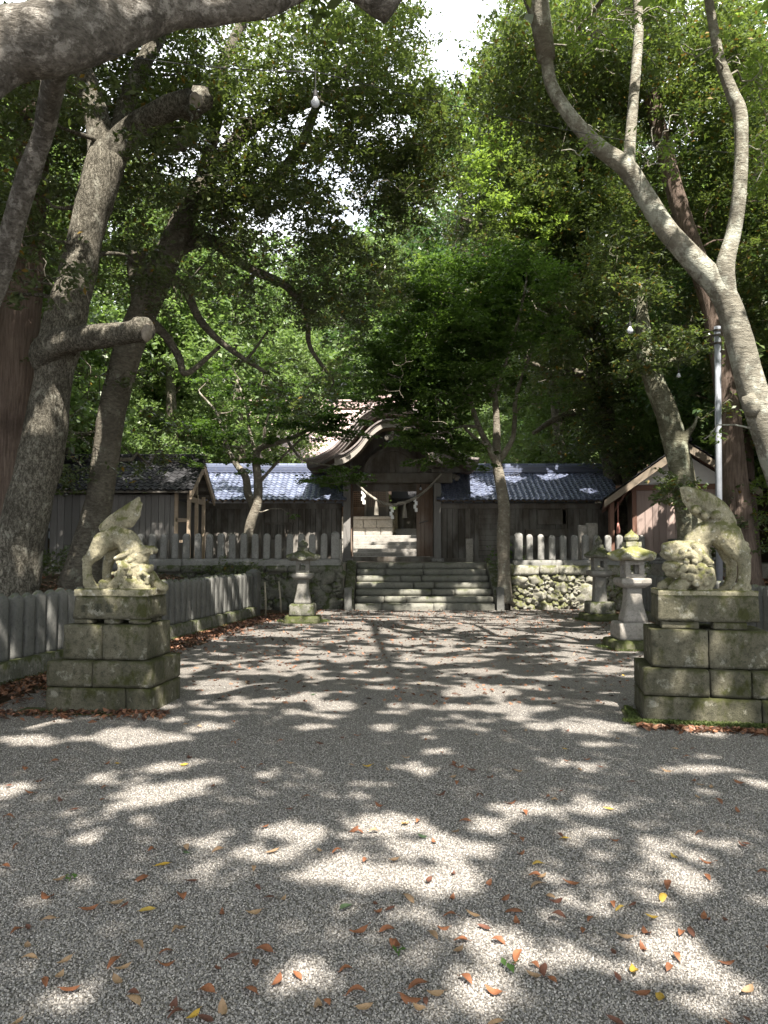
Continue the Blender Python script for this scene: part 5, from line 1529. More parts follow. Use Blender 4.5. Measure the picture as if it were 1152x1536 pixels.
stone_fence('upper left picket fence of round-topped stone posts on the dark retaining wall', (-7.6, 21.5), (-1.2, 21.5), 1.22, .185, .15, .66, .125, .17, .32, .06, True, tall_first=-1, mat=ST_UP)
stone_fence('upper right picket fence of round-topped stone posts on the sunlit retaining wall', (3.6, 21.5), (7.35, 21.5), 1.22, .175, .15, .66, .125, .14, .32, .06, True, tall_first=1, mat=ST_UP)

# ------------------------------------------------------------------ lanterns
def lantern(label, c, S, kind, mossy):
    """heights in the near lantern's metres; S scales all"""
    root = thing('stone_lantern', label, 'lantern', c, 'stone lanterns beside the path')
    cx, cy, cz = c
    body = ST_LAN if mossy else ST_LAND; top = ST_LANM if mossy else ST_FBASE
    P = lambda z: cz + z * S
    sl_ = MB(); sl_.rough(cx - .42 * S, cx + .42 * S, cy - .4 * S, cy + .4 * S, cz - .1, P(.17), .05, .016, .04, .95, cx); sl_.build('base_slab', ST_MOSS, root, smooth=True, fix=False)
    bl = MB(); bl.rough(cx - .30 * S, cx + .30 * S, cy - .29 * S, cy + .29 * S, P(.165), P(.445), .04, .008, .03, .97, cx); bl.build('pedestal', ST_FBASE if not mossy else ST_LAN, root, smooth=True, fix=False)
    q = MB()
    k = math.sqrt(2) * S
    if kind == 'flared':
        prof = [(.441, .205), (.50, .20), (.58, .18), (.68, .157), (.78, .14), (.9, .13), (1.0, .134)]
    else:
        prof = [(.441, .15), (.6, .145), (.8, .135), (1.0, .13)]
    # rounded-square shaft
    pts = []
    n = 24
    vs_ = []
    for z, r_ in prof:
        for i in range(n):
            a = 2 * math.pi * i / n
            e = .36 if kind == 'flared' else .22
            ca, sa = math.cos(a), math.sin(a)
            x = math.copysign(abs(ca) ** e, ca) * r_; y = math.copysign(abs(sa) ** e, sa) * r_
            vs_.append((cx + x * S, cy + y * S, P(z)))
    fs_ = [(i * n + j, i * n + (j + 1) % n, (i + 1) * n + (j + 1) % n, (i + 1) * n + j) for i in range(len(prof) - 1) for j in range(n)]
    fs_ += [tuple(range(n - 1, -1, -1)), tuple((len(prof) - 1) * n + j for j in range(n))]
    q.add(vs_, fs_)
    sh_o = q.build('shaft', body, root, smooth=kind == 'flared')
    # bowl under the fire box: square, chamfered
    q = MB(); q.lathe([(1.002, .155 * 1.41), (1.05, .225 * 1.41), (1.085, .245 * 1.41), (1.15, .245 * 1.41), (1.165, .225 * 1.41)], 4, (cx, cy, cz), math.pi / 4)
    q.v = [(cx + (x - cx) * S, cy + (y - cy) * S, cz + (z - cz) * S) for x, y, z in q.v]
    q.build('bowl', body, root, bevel=.015)
    f = MB(); a = .155
    for sx in (-1, 1):
        for sy in (-1, 1):
            x = cx + sx * (a - .0425) * S; y = cy + sy * (a - .0425) * S
            f.box(x - .0425 * S, x + .0425 * S, y - .0425 * S, y + .0425 * S, P(1.231), P(1.379))
    f.box(cx - a * S, cx + a * S, cy - a * S, cy + a * S, P(1.166), P(1.23)); f.box(cx - a * S, cx + a * S, cy - a * S, cy + a * S, P(1.38), P(1.45))
    f.build('fire_box', body, root, bevel=.006)
    # roof: six-sided with upturned corners
    q = MB(); n = 36; vs_ = []
    ring = [(1.452, .20), (1.44, .34), (1.462, .395), (1.50, .40), (1.54, .36), (1.60, .27), (1.65, .18), (1.69, .12)] if kind == 'flared' else [(1.452, .2), (1.44, .3), (1.46, .34), (1.49, .345), (1.55, .27), (1.62, .18), (1.69, .11)]
    for z, r_ in ring:
        for i in range(n):
            an = 2 * math.pi * i / n
            corner = abs(math.cos(3 * an)) ** 3
            rr = r_ * (.90 + .13 * corner); zz = z + (.06 * corner * max(0, (r_ - .2) / .2))
            vs_.append((cx + rr * S * math.cos(an), cy + rr * S * math.sin(an), P(zz)))
    fs_ = [(i * n + j, i * n + (j + 1) % n, (i + 1) * n + (j + 1) % n, (i + 1) * n + j) for i in range(len(ring) - 1) for j in range(n)]
    fs_ += [tuple(range(n - 1, -1, -1)), tuple((len(ring) - 1) * n + j for j in range(n))]
    q.add(vs_, fs_)
    q.build('roof', top, root, smooth=False)
    q = MB(); w_ = .125 if kind == 'flared' else .085
    q.box(cx - w_ * S, cx + w_ * S, cy - w_ * S, cy + w_ * S, P(1.68), P(1.755)); q.lathe([(1.756 * S, w_ * .75 * S), (1.775 * S, w_ * .72 * S)], 16, (cx, cy, cz))
    q.lathe([(1.776 * S, w_ * .7 * S), (1.79 * S, w_ * .9 * S), (1.83 * S, w_ * .98 * S), (1.87 * S, w_ * .8 * S), (1.90 * S, w_ * .45 * S), (1.94 * S, w_ * .12 * S), (1.96 * S, .004)], 16, (cx, cy, cz))
    q.build('jewel', top, root, smooth=False)
g1 = Vector((4.09, 12.7, 0))
lantern('pale stone lantern with yellow-mossed roof and flared shaft, nearest of the two at the right', (g1.x, 12.7, 0), 1.0, 'flared', True)
lantern('slim grey stone lantern with straight shaft before the sunlit stone wall', (5.0, 17.9, 0), 1.0, 'straight', False)
lantern('mossy-roofed stone lantern standing alone left of the stairs', (-1.83, 17.4, 0), 0.96, 'flared', False)

# ------------------------------------------------------------------ pedestals
def pedestal(label, c, ang, tiers, mat):
    root = thing('pedestal', label, 'pedestal', c)
    root.rotation_euler = (0, 0, ang)
    for nm, x0, x1, y0, y1, z0, z1, cuts, taper in tiers:
        q = MB()
        xs = [x0] + [x0 + (x1 - x0) * t for t in cuts] + [x1]
        for a, b in zip(xs[:-1], xs[1:]):
            j = random.uniform(-.004, .004)
            q.rough(a + .003, b - .003, y0 + j, y1 + j, z0, z1 - .003, .035, .0055, .013, taper if not cuts else None, a * 17 + z0 * 31)
        q.build(nm, mat, root, world=False, smooth=True, fix=False)
    return root
ped_l = pedestal('three-tiered mossy stone pedestal under the left guardian lion', (-3.38, 7.74, 0), R(-6), [
    ('base_course', 0, 1.10, 0, .80, -.05, .25, (.76,), None), ('base_course', .002, 1.098, .002, .798, .252, .51, (.44,), None),
    ('middle_block', .125, 1.01, .09, .72, .512, .865, (.47,), None), ('cap_block', .19, .985, .14, .68, .912, 1.15, (), .955)], ST_PED)
q = MB()
for x, y, a in ((.2, .16, .2), (.52, .16, .16), (.78, .15, .2), (.2, .5, .2), (.8, .5, .15)): q.rough(x, x + a, y, y + .14, .862, .915, .03, .005, .015)
q.build('foot_stone', ST_PED, ped_l, world=False, smooth=True, fix=False)
q = MB(); q.box(-.25, .8, -.18, .1, -.04, .03); q.box(.85, 1.0, -.1, .1, -.04, .02); q.build('ground_slab', ST_MOSS, ped_l, world=False, bevel=.02)
ped_r = pedestal('three-tiered moss-blotched stone pedestal under the right guardian lion', (2.42, 7.25, 0), R(-12), [
    ('base_course', 0, 1.32, 0, .84, -.05, .255, (.78,), None), ('base_course', .002, 1.318, .002, .838, .257, .505, (.45, .72), None),
    ('middle_block', .09, 1.14, .10, .76, .507, .865, (.49,), None), ('cap_block', .16, 1.07, .15, .70, .935, 1.19, (), .985)], ST_PED)
q = MB()
for x, y, a in ((.2, .18, .34), (.66, .17, .3), (.2, .5, .2), (.85, .5, .15)): q.box(x, x + a, y, y + .14, .866, .934)
q.build('foot_stone', ST_PED, ped_r, world=False, bevel=.012)
q = MB(); q.box(-.14, 1.5, -.2, .02, -.04, .045); q.box(-.16, -.002, .021, .5, -.04, .04); q.build('ground_slab', ST_MOSS, ped_r, world=False, bevel=.02)

# worn characters cut into the left cap block
CARVE = plain('carved strokes', (0.06, 0.06, 0.04), 0.95)
def strokes(root, x, z, s, lines, y):
    m = MB()
    for (a, b, c_, d) in lines:
        p = Vector((x + a * s, y, z + b * s)); q_ = Vector((x + c_ * s, y, z + d * s))
        t = (q_ - p).normalized(); nn = Vector((-t.z, 0, t.x)) * .006
        vs_ = [p + nn, q_ + nn, q_ - nn, p - nn]
        m.add([v + Vector((0, -.0025, 0)) for v in vs_] + [v + Vector((0, .004, 0)) for v in vs_], [(0, 1, 2, 3), (0, 4, 5, 1), (1, 5, 6, 2), (2, 6, 7, 3), (3, 7, 4, 0)])
    return m.build('carving', CARVE, root, world=False)
hou = [(.1, .9, .9, .9), (.15, .75, .85, .75), (0, .6, 1, .6), (.5, 1, .5, .6), (.45, .6, .05, .25), (.55, .6, .95, .25), (.3, .35, .7, .35), (.3, .2, .7, .2), (.5, .45, .5, 0)]
tou = [(.5, 1, .5, .78), (.2, .95, .3, .8), (.8, .95, .7, .8), (.05, .75, .95, .75), (.05, .75, .05, .6), (.95, .75, .95, .6), (.3, .62, .7, .62), (.3, .48, .7, .48), (.3, .62, .3, .48), (.7, .62, .7, .48), (.15, .35, .85, .35), (.15, .35, .15, 0), (.85, .35, .85, 0), (.15, .02, .85, .02), (.15, .18, .85, .18), (.5, .35, .5, .02)]
strokes(ped_l, .42, .985, .085, hou, .1425)
strokes(ped_l, .545, .985, .085, tou, .1425)
strokes(ped_l, .27, .985, .075, [(.2, .8, .7, .9), (.7, .9, .5, .5), (.2, .4, .8, .4), (.5, .6, .5, .1), (.2, .1, .8, .1)], .1425)

# ------------------------------------------------------------------ guardian lions
def lion(label, c, ang, chains, balls, plate, seed):
    m = MB()
    for ch in chains:
        P = [(np.array(a[:3]), a[3], (a[4] if len(a) > 4 else 1.0)) for a in ch]
        for (p, r0, f0), (q_, r1, f1) in zip(P[:-1], P[1:]):
            n = max(2, int(np.linalg.norm(q_ - p) / .02))
            for k in range(n + 1):
                t = k / n; r_ = r0 + (r1 - r0) * t; f = f0 + (f1 - f0) * t
                m.ico(p + (q_ - p) * t, (r_, r_ * f, r_), 2)
    for b in balls:
        p, r_ = b[:3], b[3]
        sc = b[4] if len(b) > 4 else (1, 1, 1)
        m.ico(p, (r_ * sc[0], r_ * sc[1], r_ * sc[2]), 3)
    m.box(*plate)
    root = None
    tmp = m.build('tmp', ST_LION, None, fix=True)
    rm_ = tmp.modifiers.new('r', 'REMESH'); rm_.mode = 'VOXEL'; rm_.voxel_size = .0065
    sm_ = tmp.modifiers.new('s', 'SMOOTH'); sm_.factor = .5; sm_.iterations = 2
    dg = bpy.context.evaluated_depsgraph_get()
    me = bpy.data.meshes.new_from_object(tmp.evaluated_get(dg))
    bpy.data.objects.remove(tmp)
    me.name = 'guardian_lion'
    # weathered surface
    co = np.empty(len(me.vertices) * 3, np.float32); me.vertices.foreach_get('co', co); co = co.reshape(-1, 3)
    no = np.empty(len(me.vertices) * 3, np.float32); me.vertices.foreach_get('normal', no); no = no.reshape(-1, 3)
    dsp = np.array([mnoise.noise(Vector(p) * 14 + Vector((seed, 0, 0))) * .004 + mnoise.noise(Vector(p) * 35) * .002 for p in co], np.float32)
    co += no * dsp[:, None]
    me.vertices.foreach_set('co', co.ravel()); me.update()
    me.polygons.foreach_set('use_smooth', [True] * len(me.polygons))
    me.materials.clear(); me.materials.append(ST_LION)
    o = bpy.data.objects.new('guardian_lion', me); COL.objects.link(o)
    o.location = c; o.rotation_euler = (0, 0, ang)
    return tag(o, label, 'statue', 'guardian lions')

def KL(zx, zy, v, r, f=1.0):
    return (.2 + (zx - 210) * .00107, v, (1000 - zy) * .00107, r, f)
N_, F_ = .30, .50     # near and far side depth
M_ = .40
chains = [
    # trunk: rump high, shoulders low
    [KL(430, 520, M_, .125, 1.0), KL(520, 480, M_, .12, 1.05), KL(620, 520, M_, .12, 1.05), KL(680, 610, M_, .125, 1.0), KL(720, 740, M_, .13, .95), KL(720, 900, M_, .10, 1.1)],
    # near hind leg: thigh, hock, paw
    [KL(420, 540, N_, .11, .8), KL(370, 620, N_, .095, .75), KL(300, 700, N_, .062, .9), KL(265, 760, N_, .048), KL(270, 860, N_, .05), KL(290, 940, N_, .062), KL(330, 975, N_, .05)],
    [KL(300, 960, N_, .055), KL(390, 985, N_ - .01, .03)],
    # far hind leg
    [KL(450, 560, F_, .11, .8), KL(430, 650, F_, .08), KL(390, 740, F_, .055), KL(375, 850, F_, .048), KL(385, 940, F_, .055), KL(420, 980, F_, .04)],
    # near foreleg lying forward, far foreleg
    [KL(660, 800, N_ - .02, .07), KL(600, 920, N_ - .03, .055), KL(520, 960, N_ - .03, .042), KL(440, 940, N_ - .03, .04)],
    [KL(440, 940, N_ - .03, .042), KL(450, 975, N_ - .03, .035)],
    [KL(800, 850, F_, .075), KL(900, 950, F_ - .02, .062), KL(985, 985, F_ - .04, .05)], [KL(940, 950, F_ - .08, .055), KL(1000, 995, F_ - .1, .035)],
    # tail: a flame lying over the back
    [KL(390, 400, M_, .06, .9), KL(470, 340, M_, .075, .7), KL(560, 300, M_, .092, .6), KL(640, 240, M_, .085, .55), KL(705, 170, M_, .055, .5), KL(738, 110, M_, .022, .6)],
    [KL(560, 350, M_ - .03, .05), KL(660, 350, M_ - .03, .06, .6), KL(720, 270, M_ - .02, .05, .6), KL(752, 170, M_, .03, .6)],
    # head and chest mass
    [KL(670, 690, M_, .12, .95), KL(700, 800, M_ - .01, .135, .9), KL(740, 900, M_ - .01, .115, .95)],
    [KL(700, 690, M_ - .02, .12, .9), KL(770, 690, M_ - .03, .10, .95)],
    # upper jaw thrown up, lower jaw dropped: the mouth stands open to the right
    [KL(740, 640, M_ - .03, .085), KL(820, 630, M_ - .04, .066, 1.15), KL(885, 618, M_ - .04, .05, 1.2), KL(925, 622, M_ - .04, .036, 1.2)],
    [KL(750, 800, M_ - .03, .09), KL(820, 815, M_ - .04, .062, 1.1), KL(875, 800, M_ - .04, .040, 1.1), KL(900, 778, M_ - .04, .024, 1.1)],
    # brow, cheek and lip folds on the near side
    [KL(560, 700, N_ - .01, .024), KL(620, 675, N_ - .015, .032), KL(690, 645, N_ - .005, .034), KL(750, 612, N_ + .01, .03), KL(820, 592, N_ + .03, .028)],
    [KL(580, 742, N_ - .01, .022), KL(640, 745, N_ - .02, .03), KL(700, 722, N_ - .02, .03), KL(765, 700, N_ + .02, .024)],
    [KL(720, 772, N_ - .02, .024), KL(790, 765, N_ + .02, .022), KL(850, 772, N_ + .045, .018)],
    # the ear lobe hanging below the jaw, a ring with a hollow
    [KL(800, 860, N_ - .02, .024), KL(850, 835, N_ - .03, .024), KL(890, 870, N_ - .02, .024), KL(880, 930, N_ - .01, .024), KL(830, 945, N_, .024), KL(800, 900, N_ - .01, .024), KL(800, 860, N_ - .02, .024)],
    [KL(700, 930, N_ - .02, .07), KL(780, 970, N_ - .01, .06), KL(860, 980, N_ + .02, .05)],
]
balls = [(*KL(800, 634, N_ + .005, 0)[:3], .024), (*KL(918, 652, M_ - .1, 0)[:3], .018), (*KL(250, 710, N_ - .02, 0)[:3], .03), (*KL(235, 690, N_ + .02, 0)[:3], .024), (*KL(265, 675, N_, 0)[:3], .022)]
for zx, zy, r_, v_ in ((580, 850, .034, .04), (645, 835, .034, .07), (615, 770, .032, .05), (690, 790, .028, .09), (600, 935, .036, .05), (665, 905, .034, .08), (728, 850, .030, .09), (575, 980, .028, .05), (645, 970, .030, .07), (555, 905, .024, .03), (720, 920, .030, .09), (530, 845, .020, .02)):
    balls.append((*KL(zx, zy, N_ + .02 - v_, 0)[:3], r_))
lion('moss-stained stone guardian lion with open mouth and swept-back tail on the left pedestal', (-3.38, 7.74, 1.205), R(-6), chains, balls, (.2, .98, .15, .66, -.062, .008), 3)

def KR(zx, zy, v, r, f=1.0):
    return (.19 + (zx - 60) * .001035, v, (1075 - zy) * .001035, r, f)
chains = [
    [KR(690, 560, M_, .15, .95), KR(600, 510, M_, .135, 1.0), KR(500, 540, M_, .125, 1.05), KR(420, 620, M_, .12, 1.05), KR(400, 760, M_, .13, 1.0), KR(420, 950, M_, .12, 1.0)],
    [KR(700, 590, N_, .125, .8), KR(760, 690, N_, .10, .8), KR(810, 770, N_, .068), KR(820, 850, N_, .058), KR(815, 950, N_, .06), KR(790, 1040, N_ - .02, .055)],
    [KR(800, 1030, N_ - .02, .06), KR(730, 1050, N_ - .04, .036)], [KR(830, 1035, N_, .05), KR(780, 1060, N_ - .07, .03)],
    [KR(690, 600, F_, .11, .8), KR(720, 720, F_, .08), KR(750, 820, F_, .055), KR(745, 950, F_, .05), KR(710, 1050, F_, .05), KR(660, 1060, F_, .03)],
    # tail standing up and leaning to the left
    [KR(730, 440, M_, .06, .9), KR(690, 380, M_, .075, .75), KR(620, 310, M_, .10, .6), KR(520, 240, M_, .105, .55), KR(420, 190, M_, .09, .5), KR(350, 140, M_, .06, .5), KR(300, 108, M_, .022, .6)],
    [KR(700, 420, M_ - .03, .05), KR(600, 400, M_ - .04, .05, .7), KR(480, 370, M_ - .03, .045, .7), KR(400, 310, M_ - .03, .045, .7), KR(330, 220, M_ - .01, .03, .7), KR(300, 130, M_, .02, .7)],
    # head facing left, chin on the chest
    [KR(400, 700, M_ - .04, .12), KR(320, 720, M_ - .07, .115), KR(230, 720, M_ - .08, .09), KR(160, 735, M_ - .08, .062), KR(125, 725, M_ - .08, .045)],
    [KR(330, 660, M_ - .1, .06), KR(230, 655, M_ - .1, .06), KR(140, 665, M_ - .08, .05)],
    [KR(300, 840, M_ - .1, .09), KR(220, 850, M_ - .1, .08), KR(150, 850, M_ - .09, .058)],
    [KR(250, 900, M_ - .1, .06), KR(170, 900, M_ - .09, .05)],
    # brow, cheek and lip folds
    [KR(130, 715, N_ - .03, .028), KR(200, 760, N_ - .05, .03), KR(280, 740, N_ - .08, .036), KR(350, 730, N_ - .09, .04), KR(400, 780, N_ - .09, .038)],
    [KR(130, 820, N_ - .02, .026), KR(200, 825, N_ - .05, .028), KR(260, 850, N_ - .08, .03), KR(320, 850, N_ - .1, .032)],
    [KR(390, 660, N_ - .05, .05), KR(440, 740, N_ - .07, .045), KR(500, 800, N_ - .05, .035), KR(535, 810, N_ - .03, .02)],
    # forelegs and chest
    [KR(420, 880, N_ - .05, .085), KR(470, 960, N_ - .06, .075), KR(440, 1040, N_ - .06, .055)],
    [KR(500, 900, N_, .07), KR(520, 980, N_ - .02, .055), KR(480, 1050, N_ - .03, .05)],
    [KR(330, 950, N_ - .04, .07), KR(250, 1020, N_ - .05, .07), KR(190, 1045, N_ - .04, .05)],
    [KR(200, 1000, F_, .06), KR(120, 1040, F_ - .03, .055)],
]
balls = [(*KR(265, 705, N_ - .09, 0)[:3], .03), (*KR(145, 720, N_ - .0, 0)[:3], .03), (*KR(410, 315, M_ - .09, 0)[:3], .05), (*KR(490, 370, M_ - .09, 0)[:3], .042), (*KR(590, 370, M_ - .09, 0)[:3], .055),
         (*KR(850, 690, N_, 0)[:3], .03), (*KR(860, 750, N_, 0)[:3], .026), (*KR(840, 640, N_ + .02, 0)[:3], .03), (*KR(330, 690, N_ - .1, 0)[:3], .022), (*KR(350, 200, M_ - .05, 0)[:3], .03)]
for zx, zy, r_ in ((270, 860, .04), (345, 865, .042), (420, 850, .036), (480, 880, .036), (330, 940, .044), (405, 950, .036), (270, 930, .03), (500, 930, .034), (380, 1000, .036), (230, 890, .03), (440, 910, .03), (300, 800, .028), (370, 800, .03), (460, 1000, .034)):
    balls.append((*KR(zx, zy, N_ - .11, 0)[:3], r_))
lion('lichen-blotched stone guardian lion with closed mouth and upright tail on the right pedestal', (2.42, 7.25, 1.215), R(-12), chains, balls, (.17, 1.06, .16, .69, -.035, .012), 8)

# ------------------------------------------------------------------ pole, stakes, bulbs
METAL = plain('galvanised steel', (0.24, 0.255, 0.28), 0.6, (0.17, 0.185, 0.21), 6, 0.2, .05)
pb = W(1079, 890, 15); pt = W(1076, 490, 15)
pole = thing('metal_pole', 'galvanised metal pole rising behind the right guardian lion', 'pole', (pb.x, 15, 0))
MB().tube([(pb.x, 15, 0.4), (pt.x, 15, pt.z)], .062, 16).build('shaft', METAL, pole, smooth=True)
for dz in (.08, .18, .34):
    q = MB(); q.tube([(pt.x, 15, pt.z - dz - .02), (pt.x, 15, pt.z - dz + .02)], .078, 16); q.tube([(pt.x - .02, 15 - .07, pt.z - dz), (pt.x - .2, 15.2, pt.z - dz + .02)], .012, 6); q.build('band', BRASS, pole)
BAMBOO = plain('grey bamboo', (.34, .31, .24), .6, (.24, .21, .16), 6)
for px, py, top, D, lab in ((392, 930, 873, 18.7, 'left one of two thin bamboo stakes at the far end of the left fence'), (413, 927, 872, 19.6, 'right one of two thin bamboo stakes at the far end of the left fence')):
    a = G(px, py); b = W(px + 5, top, D); a = Vector((a.x, D, 0))
    q = MB(); q.tube([a, a.lerp(b, .5) + Vector((.01, 0, 0)), b], [.024, .022, .02], 8)
    for t in (.25, .5, .75): q.tube([a.lerp(b, t) - Vector((0, 0, .01)), a.lerp(b, t) + Vector((0, 0, .01))], .027, 8)
    tag(q.build('bamboo_stake', BAMBOO, smooth=True), lab, 'stake')
GLASS = new_mat('frosted bulb'); t = NT(GLASS)
t.done((.50, .52, .55), .15, None, .5); t.b.inputs['Transmission Weight'].default_value = .25
CORD = plain('black cord', (.015, .015, .015), .6)
def bulb(label, px, py, D, r_, up):
    c = W(px, py, D)
    root = thing('light_bulb', label, 'light bulb', c, 'bulbs strung over the path')
    q = MB(); q.lathe([(-1.25 * r_, .02 * r_), (-1.2 * r_, .35 * r_), (-.95 * r_, .75 * r_), (-.5 * r_, 1.0 * r_), (0, .98 * r_), (.45 * r_, .72 * r_), (.9 * r_, .48 * r_), (1.2 * r_, .45 * r_)], 20, tuple(c))
    q.build('glass', GLASS, root, smooth=True)
    q = MB(); q.lathe([(1.15 * r_, .5 * r_), (1.3 * r_, .56 * r_), (2.4 * r_, .5 * r_), (2.8 * r_, .2 * r_)], 14, tuple(c)); q.build('socket', CORD, root, smooth=False)
    q = MB(); q.tube([c + Vector((0, 0, 2.7 * r_)), c + Vector((0, 0, up))], .004, 6); q.build('cord', CORD, root)
bulb('nearest clear light bulb hanging from a cord high over the left half of the path', 473, 153, 5.0, .030, .22)
bulb('light bulb hanging against dark foliage left of the mossy tree', 945, 495, 9.0, .036, .2)
bulb('small distant light bulb hanging beside the mossy tree trunk', 1018, 563, 14.0, .036, .25)
bulb('light bulb hanging under the gate lintel', 631, 733, 25.3, .045, .3)
def cable(lab, pts):
    q = MB(); q.tube(pts, .003, 6); tag(q.build('cable', CORD), lab, 'cable')
def sag(a, b, s, n=14): return [a.lerp(b, k / n) - Vector((0, 0, s * (1 - (2 * k / n - 1) ** 2))) for k in range(n + 1)]
b1 = W(473, 155, 5.0) + Vector((0, 0, .22)); b3 = W(945, 495, 9) + Vector((0, 0, .2)); b4 = W(1018, 563, 14) + Vector((0, 0, .25))
cable('thin black cable carrying the near light bulb across the path', sag(W(60, 60, 4.5), b1, .05) + sag(b1, W(1112, 230, 9.6), .1)[1:])
cable('thin black cable carrying the light bulbs near the mossy tree', sag(W(1010, 350, 9.8), b3, .02) + sag(b3, b4, .15)[1:] + sag(b4, Vector((pt.x, 15, pt.z - .1)), .1)[1:])

# small stone by the timber house, seen left of the right lion's back
q = MB(); q.box(7.9, 8.15, 21.2, 21.4, 1.1, 1.95); tag(q.build('stone_tablet', ST_FENCE, bevel=.02), 'small grey stone tablet before the pink planks of the timber house', 'stone tablet')

# ------------------------------------------------------------------ fallen leaves
LEAFC = {'o': ('orange-brown', (0.30, 0.125, 0.06), (0.20, 0.085, 0.045)), 't': ('pale tan', (0.42, 0.28, 0.16), (0.30, 0.2, 0.12)), 'd': ('dark brown', (0.11, 0.05, 0.034), (0.17, 0.075, 0.05)), 'y': ('yellow', (0.50, 0.32, 0.05), (0.42, 0.30, 0.07)), 'g': ('dull green', (0.09, 0.14, 0.07), (0.06, 0.1, 0.05))}
def fallen_mat(nm, a, b):
    m = new_mat(nm + ' dry leaf'); t = NT(m)
    rnd = t.n('ObjectInfo').outputs['Random']
    n = t.noise(t.coord((1, 1, 1)), 45, 4, .7)
    col = t.mix(rnd, a, b)
    col = t.mix(t.math('MULTIPLY', t.ramp(n, .5, .75), .5), col, tuple(.4 * c for c in a))
    t.done(col, .5, t.bump(n, .2, .004), .4)
    tl = t.n('BsdfTranslucent', {'Color': col}); mx = t.n('MixShader', {0: .2})
    t.t.links.new(t.b.outputs[0], mx.inputs[1]); t.t.links.new(tl.outputs[0], mx.inputs[2]); t.t.links.new(mx.outputs[0], t.out.inputs[0])
    return m
def fallen_mesh(seed, mat):
    r = random.Random(seed)
    L = 1.0; wd = r.uniform(.36, .48); cu = r.uniform(.10, .34); cl_ = r.uniform(.05, .22) * r.choice((1, 1, -1)); tw = r.uniform(-.25, .25)
    V = []; F = []
    n, k = 9, 5
    for i in range(n):
        t = i / (n - 1)
        hw = wd / 2 * (math.sin(math.pi * t ** .85) ** .8) + .004
        for j in range(k):
            s = 2 * j / (k - 1) - 1
            x = (t - .5) * L; y = s * hw + .05 * math.sin(3 * t)
            z = cu * (abs(s) ** 1.5) * hw * 1.6 + cl_ * (2 * t - 1) ** 2 + tw * (t - .5) * s * hw + .02 * math.sin(9 * t + s * 2)
            V.append((x, y, z))
    zmin = min(v[2] for v in V); V = [(x, y, z - zmin) for x, y, z in V]
    F = [(i * k + j, i * k + j + 1, (i + 1) * k + j + 1, (i + 1) * k + j) for i in range(n - 1) for j in range(k - 1)]
    b = MB(); b.add(V, F)
    b.tube([(-.5, 0, V[2][2]), (-.62, .02, V[2][2] + .02)], .012, 5)
    o = b.build('fallen_leaf', mat, None, smooth=True, fix=False); me = o.data; bpy.data.objects.remove(o)
    return me
FM = {}
for i, (k, (nm, a, b)) in enumerate(LEAFC.items()):
    mt = fallen_mat(nm, a, b)
    FM[k] = [fallen_mesh(100 + 10 * i + j, mt) for j in range(4)]
rl = random.Random(99)
def put_leaf(x, y, col, s):
    o = bpy.data.objects.new('fallen_leaf', rl.choice(FM[col])); COL.objects.link(o)
    o.location = (x, y, float(path_z(np.array([x]), np.array([y]))[0]) + (.009 if y < 7 else .004))
    o.scale = (s, s, s * rl.choice((1, 1, -.0 + 1.2)))
    o.rotation_euler = (rl.uniform(-.22, .22), rl.uniform(-.22, .22), rl.uniform(0, 6.28))
    if rl.random() < .3: o.rotation_euler.x += math.pi; o.location.z += .18 * s
    nm = LEAFC[col][0]
    tag(o, nm + ' dry leaf lying fallen on the gravel path', 'leaf', nm + ' fallen leaves on the gravel')
LP = """40,1157,o;57,1175,o;45,1194,o;12,1232,o;90,1324,t;72,1348,o;137,1370,o;172,1361,t;185,1364,d;222,1371,y;212,1322,o;272,1351,o;265,1400,t;40,1426,t;205,1425,t;97,1448,t;170,1450,o;250,1450,o;385,1452,o;175,1480,t;107,1493,o;90,1472,t;200,1506,t;260,1517,d;310,1495,o;335,1522,t;290,1531,y;375,1492,o;415,1481,o;380,1375,t;402,1352,d;492,1510,o;535,1500,o;547,1522,t;477,1515,t;520,1464,o;540,1404,o;562,1362,d;567,1375,o;520,1367,g;507,1283,o;287,1327,d;245,1303,y;280,1275,t;227,1280,o;460,1202,o;365,1156,o;285,1140,d;160,1149,o;277,1152,y;435,1150,t;552,1155,y;320,1185,o;626,1237,o;698,1236,o;766,1209,o;823,1201,o;913,1220,y;851,1146,o;880,1142,o;1041,1176,o;1078,1207,o;948,1178,d;783,1265,o;838,1261,d;846,1263,y;808,1300,y;803,1318,o;806,1331,t;856,1331,o;1001,1332,o;1061,1297,o;1061,1321,o;1011,1290,y;993,1350,y;1146,1312,o;1106,1223,o;1051,1256,o;776,1388,o;771,1372,o;676,1380,o;710,1380,t;613,1352,t;586,1370,d;876,1402,o;836,1384,d;938,1412,t;971,1402,o;963,1426,o;1021,1405,o;1016,1442,o;1091,1450,o;953,1464,y;1005,1459,o;1061,1381,o;1088,1386,d;748,1419,o;686,1434,t;648,1410,t;698,1479,o;628,1487,o;778,1441,o;816,1463,d;741,1496,o;596,1425,o;963,1500,o;988,1504,y;581,1402,o;616,1507,o;630,1522,t;560,1252,t;530,1250,o;395,1180,o;690,1155,o;708,1160,d;720,1200,o;735,1170,o;660,1195,d;900,1155,d;1000,1160,t;1110,1180,o;1030,1140,o;610,1140,t;640,1115,o;480,1120,d;420,1115,o;350,1120,o"""
nl = 0
for s_ in LP.split(';'):
    a = s_.split(','); p = G(float(a[0]), float(a[1]))
    put_leaf(p.x, p.y, a[2], rl.uniform(.055, .09)); nl += 1
